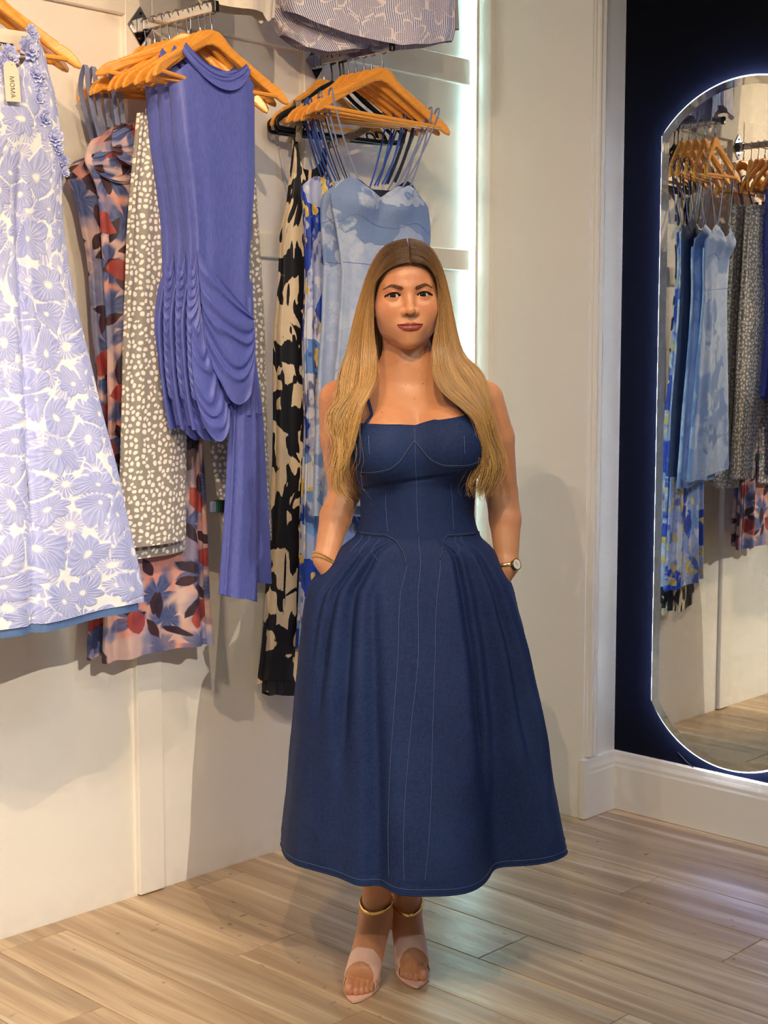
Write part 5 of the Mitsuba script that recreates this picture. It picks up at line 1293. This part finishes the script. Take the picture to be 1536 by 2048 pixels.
def on_bodice(px, n=40, off=0.0008):
    """A line drawn on the bodice through points of the picture."""
    pts = []
    for u, v in px:
        y = -0.10
        for _ in range(6):
            P3 = wl(u, v, y); th = math.atan2(-(y - AXC[1]), P3[0] - AXC[0]); g = bodice_at([max(th, 0.02)], [P3[2]])[0]
            th2 = math.acos(np.clip((P3[0] - AXC[0]) / max(1e-6, np.hypot(g[0] - AXC[0], g[1] - AXC[1])), -1, 1)); y = AXC[1] - math.sin(th2) * np.hypot(g[0] - AXC[0], g[1] - AXC[1])
        pts.append((math.acos(np.clip((P3[0] - AXC[0]) / np.hypot(P3[0] - AXC[0], P3[1] - AXC[1]), -1, 1)), P3[2]))
    pts = spline(np.array(pts), n)
    return bodice_at(pts[:, 0], pts[:, 1], off)
def stitch(P, r=0.0005, m='mat_stitch'): return put('person__dress__stitching', tube(P, r, 5), m, True, to_world=WT)
# seams of the bodice
stitch(on_bodice([(829, 856), (830, 885), (832, 950), (834, 1010), (836, 1062)], 60))
stitch(on_bodice([(771, 984), (772, 1020), (776, 1062)], 40)); stitch(on_bodice([(901, 966), (905, 1010), (908, 1058)], 40))
for px in ([(708, 944), (740, 948), (775, 942), (800, 925), (818, 898), (829, 885)], [(829, 885), (842, 900), (862, 922), (895, 934), (930, 934), (958, 926)]):
    put('person__dress__cup_seam', tube(on_bodice(px, 50, 0.0002), 0.0013, 6), 'mat_seam_dark', True, to_world=WT)
    put('person__dress__stitching', tube(on_bodice([(u, v - 3) for u, v in px], 50), 0.0005, 5), 'mat_stitch', True, to_world=WT)
for x in (737, 928):
    stitch(on_bodice([(x, 872), (x + 1, 890), (x + 2, 908)], 12, 0.0010), 0.0007)
def on_skirt(px, n=60, off=0.0009, deg=3):
    pts = []
    for u, v in px:
        y = -0.12
        for _ in range(7):
            P3 = wl(u, v, y); sg = np.linspace(0.03, 0.47, 89); row = skirt_at(sg, np.full(89, min(P3[2], SEAM_Z)), 0)
            kx = int(np.argmin(np.abs(row[:, 0] - P3[0]))); y = row[kx, 1]
        pts.append((sg[kx], P3[2]))
    pts = np.array(pts)
    if deg:
        zz = np.linspace(pts[0, 1], pts[-1, 1], n); pts = np.stack([np.polyval(np.polyfit(pts[:, 1], pts[:, 0], deg), zz), zz], 1)
    else: pts = spline(pts, n)
    return skirt_at(pts[:, 0], np.minimum(pts[:, 1], SEAM_Z), off)
def waist(px, n=50): 
    return np.array([q for q in on_skirt(px, n, 0.0006, 0)])
for px in ([(709, 1052), (722, 1056), (740, 1062), (760, 1068), (780, 1076), (796, 1088), (804, 1105), (808, 1130)], [(951, 1054), (935, 1058), (918, 1063), (902, 1069), (890, 1080), (883, 1098), (880, 1120)]):
    Pq = waist(px)
    put('person__dress__waist_seam', tube(Pq, 0.0013, 6), 'mat_seam_dark', True, to_world=WT)
    stitch(Pq + np.array([0, -0.0006, 0.0035]), 0.0004)
stitch(on_skirt([(808, 1130), (808, 1180), (804, 1240), (793, 1310), (787, 1380), (785, 1450), (783, 1560), (781, 1680), (780, 1742)], 90))
stitch(on_skirt([(837, 1064), (838, 1150), (837, 1250), (834, 1330), (827, 1420), (818, 1480), (812, 1560), (809, 1650), (807, 1752)], 90))
stitch(on_skirt([(880, 1120), (875, 1200), (870, 1290), (868, 1400), (864, 1500), (859, 1600), (857, 1700), (856, 1748)], 90))
for px in ([(722, 1064), (712, 1085), (704, 1104)], [(738, 1070), (730, 1092), (724, 1112)], [(757, 1078), (754, 1098), (752, 1120)], [(926, 1068), (929, 1085), (933, 1100)], [(912, 1072), (911, 1092), (911, 1112)]):
    stitch(on_skirt(px, 20, 0.0009, 1), 0.0004)
hem_s = np.linspace(0.0, 1.0, 300)
put('person__dress__hem', tube(np.stack([SP[-1][:, 0], SP[-1][:, 1], SP[-1][:, 2]], 1), 0.0024, 6, caps=False), 'mat_denim', True, to_world=WT)
stitch(np.stack([SP[-4][:, 0] + nx[-4] * 0.0009, SP[-4][:, 1] + ny[-4] * 0.0009, SP[-4][:, 2]], 1), 0.0006)

def hug(P, off, fn=body_sdf, it=6):
    """Moves points to the surface of fn plus off."""
    P = np.asarray(P, float).copy()
    for _ in range(it):
        e = 1e-3; g = np.stack([sdf_eval(fn, P + np.eye(3)[k] * e) - sdf_eval(fn, P - np.eye(3)[k] * e) for k in range(3)], 1) / (2 * e)
        d = sdf_eval(fn, P) - off
        P = P - np.clip(d, -0.03, 0.03)[:, None] * g / np.maximum((g * g).sum(1), 0.3)[:, None]
    return P
for (u, v), sx in (((723, 848), -1), ((932, 827), 1)):
    a = wl(u, v, -0.095); top = np.array([a[0] - 0.010 * sx, 0.012, 1.44]); bk = np.array([a[0] - 0.02 * sx, 0.11, 1.30])
    P = spline([a, a + [0, 0.012, 0.045], a * 0.3 + top * 0.7 + [0, -0.02, 0.0], top, top * 0.6 + bk * 0.4 + [0, 0.02, 0.0], bk], 60)
    P = hug(P, 0.0022); P[:6] = np.linspace(0, 1, 7)[:6, None] * P[6] + (1 - np.linspace(0, 1, 7)[:6, None]) * (hug([a], 0.0045, cloth_body)[0] - [0, 0, 0.004])
    for _ in range(6): P[1:-1] = 0.25 * P[:-2] + 0.5 * P[1:-1] + 0.25 * P[2:]
    put('person__dress__strap', ribbon(P, 0.0068, 0.0022, (1, 0, 0)), 'mat_denim', True, uv=None, to_world=WT)

# ================================================================ sandals, bracelet, watch
mat('patent', srgb(224, 182, 164), 0.22, clearcoat=1.0, clearcoat_gloss=0.95)
mat('sole_edge', srgb(204, 160, 140), 0.4)
for F_ in FEET:
    tip, f, s, L, big, an = F_
    fn = lambda p, F_=F_: foot_sdf(p, F_)
    at = lambda a, b, z: tip - f * a + s * b + np.array([0, 0, z])
    k = free('person__sandal'); lab(k, kind=None); labels.pop(k, None)
    LT = L + 0.034
    a = np.linspace(0.0, LT, 60)
    wd = np.interp(a, [0, 0.006, 0.02, 0.05, 0.085, 0.12, 0.16, LT - 0.02, LT], [0.002, 0.009, 0.019, 0.035, 0.0415, 0.034, 0.026, 0.026, 0.016])
    off = np.interp(a, [0, 0.05, 0.10, LT], [0.004, 0.000, 0.0, 0.0]) * -big
    zt_ = np.interp(a, [0, 0.03, 0.075, 0.105, 0.14, LT - 0.03, LT], [0.0105, 0.0085, 0.009, 0.018, 0.047, 0.084, 0.088])
    zt_ = PchipInterpolator(a[::6], zt_[::6], extrapolate=True)(a)
    rows = []
    for (e, dz_) in ((-1.0, -0.002), (-0.92, 0.0), (0.92, 0.0), (1.0, -0.002), (0.96, -0.0075), (-0.96, -0.0075)):
        rows.append(np.array([at(ai, o + e * w_, max(z_ + dz_, 0.0004)) for ai, o, w_, z_ in zip(a, off, wd, zt_)]))
    Pq = np.stack(rows, 1)
    v, fc = grid(Pq, cv=True); n_ = 6; e_ = (len(a) - 1) * 6
    caps = [[0, 1, 2], [0, 2, 3], [0, 3, 4], [0, 4, 5]]
    fc = np.vstack([fc, caps, [[e_ + q for q in c_[::-1]] for c_ in caps]])
    put(k + '__sole', (v, fc), 'mat_patent', 35, to_world=WT)
    hp = at(LT - 0.018, 0, 0.080); hb = at(LT - 0.012, 0, 0.0005)
    put(k + '__heel', tube(spline([hp, hp * 0.75 + hb * 0.25 + f * 0.0, hp * 0.4 + hb * 0.6, hb], 14), np.r_[np.linspace(0.017, 0.0075, 5), np.linspace(0.0068, 0.0050, 9)], 14), 'mat_patent', 40, to_world=WT)
    # toe band over the foot
    ph = np.linspace(-0.10, np.pi + 0.10, 40)
    aa = np.linspace(0, 1, 14)
    band = []
    for q in aa:
        row = []
        for p_ in ph:
            mid = math.sin(np.clip(p_, 0, np.pi))
            a_ = 0.113 - 0.008 * mid - q * (0.034 - 0.005 * mid) - 0.016 * q * (1 - mid)
            row.append((a_, p_))
        band.append(row)
    band = np.array(band)
    lo = np.full(band.shape[:2], 0.004); hi = np.full(band.shape[:2], 0.075)
    org = np.array([[at(x_, 0, 0.018) for x_, _ in r_] for r_ in band]); dr_ = np.array([[s * math.cos(p_) + np.array([0, 0, math.sin(p_)]) for _, p_ in r_] for r_ in band])
    for _ in range(14):
        md = (lo + hi) / 2; d = sdf_eval(fn, (org + dr_ * md[..., None]).reshape(-1, 3)).reshape(md.shape); lo = np.where(d < 0, md, lo); hi = np.where(d < 0, hi, md)
    r_ = (lo + hi) / 2 + 0.0022
    r_ = np.maximum(r_, 0.80 * np.maximum.accumulate(r_, axis=0)[-1:] * 0 + 0.0215)
    base = np.abs(np.cos(band[..., 1])) ** 6
    r_ = r_ * (1 - base) + np.maximum(r_, 0.0395) * base
    outer = org + dr_ * r_[..., None]; outer[..., 2] = np.maximum(outer[..., 2], 0.006)
    inner_ = org + dr_ * (r_ - 0.0016)[..., None]; inner_[..., 2] = np.maximum(inner_[..., 2], 0.006)
    put(k + '__toe_band', join(grid(outer), grid(inner_), grid(np.stack([outer[0], inner_[0]])), grid(np.stack([outer[-1], inner_[-1]]))), 'mat_patent', True, to_world=WT)
    # heel counter and gold ankle cuff
    thk = np.linspace(0, 2 * np.pi, 61)
    def ring(z0, slope, off_, rmax=0.07):
        lo, hi = np.full(61, 0.01), np.full(61, rmax); o = at(L + 0.004, 0, z0)
        dd = np.outer(np.cos(thk), f) + np.outer(np.sin(thk), s); dd[:, 2] = -np.cos(thk) * slope
        for _ in range(14):
            md = (lo + hi) / 2; d = sdf_eval(body_sdf, o + dd * md[:, None]); lo = np.where(d < 0, md, lo); hi = np.where(d < 0, hi, md)
        return o + dd * ((lo + hi) / 2 + off_)[:, None]
    cz_ = an[2] - 0.004
    c1 = ring(cz_, 0.28, 0.0025)
    put(k + '__ankle_cuff', tube(c1, 0.0060, 10, caps=False, flat=0.55, ref=(0, 0, 1)), 'mat_gold', True, to_world=WT)
    cs = []
    for z0, span_ in ((0.094, 0.9), (0.110, 0.8), (0.125, 0.62), (0.140, 0.46), (cz_, 0.36)):
        th_ = np.pi + np.linspace(-1, 1, 25) * np.pi * 0.5 * span_
        rg = ring(z0, 0.0 if z0 < 0.14 else 0.15, 0.0022); cs.append(np.stack([np.interp(th_, thk, rg[:, q]) for q in range(3)], 1))
    put(k + '__heel_counter', grid(np.array(cs)), 'mat_patent', True, to_world=WT)
lab('person__sandal', 'blush pink patent sandal with a gold ankle cuff'); lab('person__sandal_001', 'blush pink patent sandal with a gold ankle cuff')
# nails
mat('nail', srgb(214, 150, 132), 0.2, clearcoat=0.8)
for F_ in FEET:
    tip, f, s, L, big, an = F_
    for (a, b1, r) in ((0.0285, 0.0160, 0.0058), (0.0295, -0.0012, 0.0038), (0.0365, -0.0130, 0.0036), (0.0455, -0.0225, 0.0033)):
        cpt = tip - f * a + s * b1 * big + np.array([0, 0, 0.0085 + (0.0105 if r > .005 else 0.0075) * 1.72])
        u_, v_ = np.meshgrid(np.linspace(-1, 1, 7), np.linspace(0, 2 * np.pi, 14), indexing='ij')
        rr = np.linspace(0.02, 1, 5)[:, None]; aa_ = np.linspace(0, 2 * np.pi, 17)[None]
        Pn = cpt + (f * 1)[None, None] * (rr * np.cos(aa_) * r * 1.15)[..., None] + s[None, None] * (rr * np.sin(aa_) * r)[..., None]
        Pn = hug(Pn.reshape(-1, 3), 0.0004, lambda p, F_=F_: foot_sdf(p, F_), 5).reshape(5, 17, 3)
        put('person__toenail', grid(Pn), 'mat_nail', True, to_world=WT)
def wrist_ring(W, E, tcen, off, n=64, tilt=0.0, side=(1, 0, 0)):
    axd = (W - E) / np.linalg.norm(W - E); o = W + axd * tcen
    u_ = np.cross(axd, [0, 1, 0]); u_ /= np.linalg.norm(u_); v_ = np.cross(axd, u_)
    t_ = np.linspace(0, 2 * np.pi, n + 1); dd = np.outer(np.cos(t_), u_) + np.outer(np.sin(t_), v_) + np.outer(np.cos(t_) * tilt, axd)
    lo, hi = np.full(n + 1, 0.005), np.full(n + 1, 0.06)
    for _ in range(13):
        md = (lo + hi) / 2; d = sdf_eval(body_sdf, o + dd * md[:, None]); lo = np.where(d < 0, md, lo); hi = np.where(d < 0, hi, md)
    return o + dd * ((lo + hi) / 2 + off)[:, None], o, axd
WB = wl(640, 1120, 0.0)
for tc, tl in ((0.000, 0.25), (0.006, 0.10)):
    rg, o, _ = wrist_ring(WRL, ELL, tc, 0.0018, 44, tl)
    sp_ = trimesh.creation.icosphere(1, 0.0025); parts = [(np.asarray(sp_.vertices) + q, np.asarray(sp_.faces)) for q in rg[:-1]]
    put('person__bracelet__beads' if tl > .2 else 'person__bracelet__beads', join(*parts), 'mat_gold', True, to_world=WT)
lab('person__bracelet', 'double row of small gold beads at the wrist')
rg, o, axd = wrist_ring(WRR, ELR, 0.004, 0.0012, 60)
put('person__watch__band', tube(rg, 0.0042, 8, caps=False, flat=0.35, ref=axd), 'mat_gold', True, to_world=WT)
dirw = np.array([0.62, -0.78, 0.0]); dirw -= axd * (dirw @ axd); dirw /= np.linalg.norm(dirw); sdw = np.cross(axd, dirw)
oc = o + dirw * 0.0285
def disc(r, h0, h1, n=32): return tube(np.array([oc + dirw * h0, oc + dirw * (h0 * .3 + h1 * .7), oc + dirw * h1]), [r, r, r * 0.93], n)
put('person__watch__case', disc(0.0145, -0.003, 0.0045), 'mat_gold', 40, to_world=WT)
put('person__watch__dial', disc(0.0118, 0.0040, 0.0050), 'mat_cream', 40, to_world=WT)
for ang, ln_ in ((0.5, 0.006), (2.2, 0.009)):
    dv = axd * math.cos(ang) + sdw * math.sin(ang); put('person__watch__hand', tube([oc + dirw * 0.0055, oc + dirw * 0.0055 + dv * ln_], 0.0004, 5), 'mat_black_plastic', to_world=WT)
put('person__watch__crown', tube([oc + sdw * 0.0145 + dirw * .001, oc + sdw * 0.017 + dirw * .001], 0.0018, 8), 'mat_gold', 40, to_world=WT)
lab('person__watch', 'small round gold wristwatch')
# ================================================================ her hair
scene['mat_hair'] = {'type': 'twosided', 'bsdf': {'type': 'principled', 'base_color': {'type': 'mesh_attribute', 'name': 'vertex_color'}, 'roughness': 0.36, 'specular': 0.55, 'anisotropic': 0.0}}
ROOT_C, MID_C, END_C, ASH_C = (np.array(srgb(*c)) for c in ((80, 57, 38), (158, 118, 68), (208, 170, 110), (136, 112, 76)))
def hair_color(t, r, q=0.0):
    """t along the strand, r random, q 0 at the hairline .. 1 at the outside."""
    t = np.asarray(t)[:, None]
    k = np.clip((t - 0.06 - 0.10 * (1 - q)) / 0.22, 0, 1); e = np.clip((t - 0.40) / 0.5, 0, 1)
    c = ROOT_C * (1 - k) + MID_C * k; c = c * (1 - 0.65 * e) + END_C * 0.65 * e
    return np.clip(c * (0.50 + 0.85 * r), 0, 1)
G = {}
# each guide: (u, v, depth) read down the strand; roots lie on the parting from the forehead to the crown
G['L'] = [[(820, 525, -.096), (790, 531, -.092), (765, 548, -.076), (750, 570, -.062), (746, 600, -.056), (745, 650, -.054), (749, 700, -.060), (752, 750, -.085), (738, 785, -.108), (717, 818, -.124), (709, 850, -.130), (701, 895, -.126), (694, 925, -.118), (680, 945, -.112), (679, 966, -.108), (700, 1000, -.104)],
          [(817, 500, -.086), (778, 515, -.076), (750, 560, -.058), (736, 610, -.048), (728, 665, -.045), (724, 720, -.055), (720, 765, -.080), (706, 800, -.100), (686, 832, -.112), (682, 858, -.116), (690, 892, -.116), (684, 926, -.110), (675, 950, -.106), (684, 978, -.10)],
          [(812, 482, -.050), (770, 494, -.040), (738, 540, -.030), (722, 590, -.024), (708, 645, -.020), (694, 710, -.030), (682, 752, -.050), (678, 798, -.068), (655, 832, -.080), (658, 857, -.088), (679, 886, -.098), (671, 929, -.094), (667, 952, -.090), (694, 988, -.088)]]
G['R'] = [[(822, 525, -.096), (848, 528, -.090), (865, 544, -.072), (876, 568, -.058), (877, 600, -.052), (874, 650, -.052), (866, 700, -.058), (867, 742, -.085), (884, 776, -.106), (922, 810, -.118), (950, 838, -.116), (960, 872, -.110), (962, 918, -.102), (951, 946, -.098), (948, 968, -.096), (962, 992, -.094)],
          [(821, 500, -.086), (852, 514, -.072), (874, 560, -.052), (884, 610, -.042), (888, 665, -.040), (896, 715, -.052), (912, 758, -.075), (944, 795, -.090), (966, 832, -.096), (972, 872, -.094), (982, 922, -.090), (972, 954, -.086), (956, 976, -.084), (964, 992, -.082)],
          [(817, 482, -.050), (856, 492, -.038), (884, 538, -.026), (897, 590, -.020), (907, 645, -.018), (922, 705, -.026), (956, 738, -.038), (976, 787, -.056), (981, 821, -.062), (983, 872, -.068), (998, 929, -.072), (992, 957, -.074), (966, 990, -.074)]]
NP = 40
def guide(gs): return np.array([spline([wl(*p) for p in g], NP) for g in gs])
def push_out(P, off):
    """Keeps strand points at least off outside the body."""
    sh = P.shape; Q = P.reshape(-1, 3).copy()
    for _ in range(3):
        e = 1e-3; d = sdf_eval(body_sdf, Q); need = d < off
        if not need.any(): break
        q = Q[need]; g = np.stack([sdf_eval(body_sdf, q + np.eye(3)[k] * e) - sdf_eval(body_sdf, q - np.eye(3)[k] * e) for k in range(3)], 1) / (2 * e)
        Q[need] = q + (off - d[need])[:, None] * g / np.maximum(np.linalg.norm(g, axis=1, keepdims=True), .5)
    return Q.reshape(sh)
def strands(paths, rad, cols, key, sides=4):
    n, m = paths.shape[:2]
    t = np.gradient(paths, axis=1); t /= np.linalg.norm(t, axis=2, keepdims=True) + 1e-9
    ref = np.array([0.3, -0.9, 0.3]); u = np.cross(t, ref); u /= np.linalg.norm(u, axis=2, keepdims=True) + 1e-9; w = np.cross(t, u)
    ang = np.arange(sides) * 2 * np.pi / sides
    Q = paths[:, :, None] + rad[:, :, None, None] * (u[:, :, None] * np.cos(ang)[:, None] + w[:, :, None] * np.sin(ang)[:, None])
    i, j, k = np.meshgrid(np.arange(n), np.arange(m - 1), np.arange(sides), indexing='ij'); b = (i * m + j) * sides; k2 = (k + 1) % sides
    F_ = np.vstack([np.stack([b + k, b + sides + k, b + sides + k2], -1).reshape(-1, 3), np.stack([b + k, b + sides + k2, b + k2], -1).reshape(-1, 3)])
    C = np.repeat(cols.reshape(n * m, 3), sides, axis=0)
    return put(key, (Q.reshape(-1, 3), F_), 'mat_hair', True, color=C, to_world=WT)
g = np.random.default_rng(11)
for side, sx in (('L', -1), ('R', 1)):
    gg = guide(G[side])
    n = 1500
    q = g.random(n) * 2; i = np.minimum(q.astype(int), 1); a = (q - i)[:, None, None]
    P = gg[i] * (1 - a) + gg[i + 1] * a
    tt = np.linspace(0, 1, NP)
    layer = g.random(n)[:, None]
    lock = np.minimum(np.floor(q * 6.5 + 0.5 * np.sin(17 * layer[:, 0])).astype(int) + 1, 14); LR = np.random.default_rng(5 if side == 'L' else 8).random((16, 6)); lr = LR[lock]
    end = np.clip((tt[None] - 0.42) / 0.58, 0, 1)
    centre = (lock[:, None] - 0.5) / 6.5
    pull = 0.45 * end ** 1.5                                  # strands of a lock draw together towards its tip
    qe = np.clip(q[:, None] * (1 - pull) + np.clip(centre, 0, 2) * pull, 0, 2); ie = np.minimum(qe.astype(int), 1); ae = (qe - ie)[..., None]
    P = gg[ie, np.arange(NP)[None]] * (1 - ae) + gg[ie + 1, np.arange(NP)[None]] * ae
    fr_ = 1.9 + 0.8 * lr[:, 3:4]; ph_ = 2 * np.pi * (fr_ * tt[None] + lr[:, :1])
    P[..., 0] += (0.004 + 0.010 * lr[:, 1:2]) * np.sin(ph_) * end ** 0.8 + (g.random((n, 1)) - 0.5) * 0.010 * np.clip(tt[None] * 2, 0.15, 1) + (lr[:, 2:3] - 0.5) * 0.030 * end ** 2
    P[..., 1] += -layer * 0.013 * np.clip(tt[None] * 3, 0.2, 1) - 0.012 * np.cos(ph_) * end + 0.006 * end
    P[..., 2] += (g.random((n, 1)) - 0.5) * 0.02 * tt[None] ** 3 + 0.006 * layer * np.exp(-(tt[None] / 0.12) ** 2) - 0.02 * (lr[:, 4:5] - 0.3) * end ** 2
    cut = 0.66 + 0.34 * g.random(n) ** 0.75
    P = np.array([np.stack([np.interp(tt * c_, tt, P[k_, :, d_]) for d_ in range(3)], 1) for k_, c_ in enumerate(cut)])
    P = push_out(P, 0.0035); P[:, 1:-1] = 0.5 * P[:, 1:-1] + 0.25 * (P[:, :-2] + P[:, 2:]); 
    rad = (0.00075 + 0.0005 * g.random((n, 1))) * np.clip(1.15 - tt[None] ** 4, 0.15, 1) * np.clip(tt[None] * 6 + 0.5, 0, 1)
    cols = np.array([hair_color(tt * c_, r_ , qq / 2) for c_, r_, qq in zip(cut, 0.35 * g.random(n) + 0.45 * lr[:, 0] + 0.2 * layer[:, 0], q)])
    if side == 'R': cols = cols * 0.86 + 0.10 * ASH_C
    strands(P, rad, cols, 'person__hair__lock')
    # the mass under the strands
    sub = np.linspace(0, 2, 15); ii = np.minimum(sub.astype(int), 1); aa = (sub - ii)[:, None, None]
    S_ = gg[ii] * (1 - aa) + gg[ii + 1] * aa; S_ = S_[:, :int(NP * 0.72)]; S_[..., 1] += 0.001; S_ = push_out(S_, 0.0022)
    cc = np.repeat(hair_color(np.linspace(0, .72, S_.shape[1]), 0.30, 0.5)[None], len(S_), 0)
    v, f = grid(S_); put('person__hair__under_layer', (v, f), 'mat_hair', True, color=cc.reshape(-1, 3), to_world=WT)
    # hair behind the ear and down the back
    n = 420; q = g.random(n); th0 = q
    r0 = np.array([from_head((sx * 0.003, 0.02 + 0.085 * t_, 0.113 - 0.05 * t_ ** 2)) for t_ in q])
    r1 = np.array([from_head((sx * (0.074 - 0.030 * t_), 0.025 + 0.075 * t_, 0.02)) for t_ in q])
    r2 = np.array([from_head((sx * (0.074 - 0.035 * t_), 0.030 + 0.070 * t_, -0.09)) for t_ in q])
    r3 = r2 + np.stack([sx * 0.018 + 0 * q, 0.03 + 0 * q, -0.14 + 0 * q], 1); r4 = r3 + np.stack([sx * 0.01 + 0 * q, 0.02 + 0 * q, -0.16 + 0 * q], 1)
    P = np.stack([spline([a0, a1, a2, a3, a4], 26) for a0, a1, a2, a3, a4 in zip(r0, r1, r2, r3, r4)])
    P += (g.random((n, 1, 3)) - 0.5) * 0.010; P = push_out(P, 0.004)
    tb = np.linspace(0, 1, 26)
    strands(P, (0.0011 + 0.0006 * g.random((n, 1))) * np.clip(1.1 - tb[None] ** 5, 0.2, 1), np.array([hair_color(tb, r_ * 0.5, 0.5) for r_ in g.random(n)]), 'person__hair__back_lock')
    # loose hairs at the tips
    n = 46; q = g.random(n) * 2; i = np.minimum(q.astype(int), 1); a = (q - i)[:, None, None]
    P = gg[i] * (1 - a) + gg[i + 1] * a; P[..., 0] += (g.random((n, 1)) - 0.5) * 0.10 * tt[None] ** 2.5 + 0.012 * np.sin(2 * np.pi * (2.2 * tt[None] + g.random((n, 1)))) * tt[None] ** 2; P[..., 1] -= 0.012; P = push_out(P, 0.004)
    strands(P, np.full((n, NP), 0.00032) * np.clip(1.1 - tt[None] ** 4, 0.2, 1), np.array([hair_color(tt, 0.8, 1) for _ in range(n)]), 'person__hair__loose_hair', 3)
# scalp cap under the strands, open over the face
def cap_sdf(p):
    h = to_head(p); ax = dr.abs(h[0])
    d = egg(h, (0, 0.018, 0.030), (0.0715, 0.093, 0.086)); d = smin(d, egg(h, (0, -0.022, 0.032), (0.060, 0.064, 0.058)), 0.03); d = smin(d, egg(h, (0, -0.016, -0.030), (0.0630, 0.066, 0.064)), 0.03)
    d = d - 0.0034 + 0.0030 * dr.exp(-dr.square(h[0] / 0.0022)) * smoothstep(-0.02, -0.06, h[1])
    face = dr.sqrt(dr.square(h[0] / 0.0700) + dr.square((h[2] + 0.030) / 0.1010)) - 1
    cut = dr.maximum(face * 0.06, h[1] + 0.012)
    d = smax(d, -cut * 0.8, 0.004)
    return dr.maximum(d, -0.075 - h[2]) * HS
cx_ = [np.arange(HC[k] - 0.12, HC[k] + 0.125, 0.0026) for k in range(3)]; cx_[2] = np.arange(HC[2] - 0.10, HC[2] + 0.16, 0.0026)
CV, CF, CN = nets(cap_sdf, *cx_)
hcl = (CV - HC) @ HR / HS
part_ = np.exp(-(hcl[:, 0] / 0.0016) ** 2) * (hcl[:, 2] > 0.05) * (hcl[:, 1] < -0.005)
fib = meshkit.noise(np.stack([np.arctan2(hcl[:, 1] + 0.02, np.abs(hcl[:, 0]) + 0.01) * 60, hcl[:, 2] * 6, 0 * hcl[:, 0]], -1), 3)
ccol = ROOT_C[None] * (0.75 + 0.55 * fib[:, None]) * (1 - part_[:, None]) + np.array(srgb(196, 146, 110))[None] * part_[:, None]
path = meshkit.write_ply((CV, CF), False, None, ccol, normals=CN)
scene['person__hair__scalp'] = {'type': 'ply', 'filename': path, 'face_normals': False, 'bsdf': {'type': 'ref', 'id': 'mat_hair'}, 'to_world': WT}
lab('person__hair', 'long blonde hair parted in the middle')
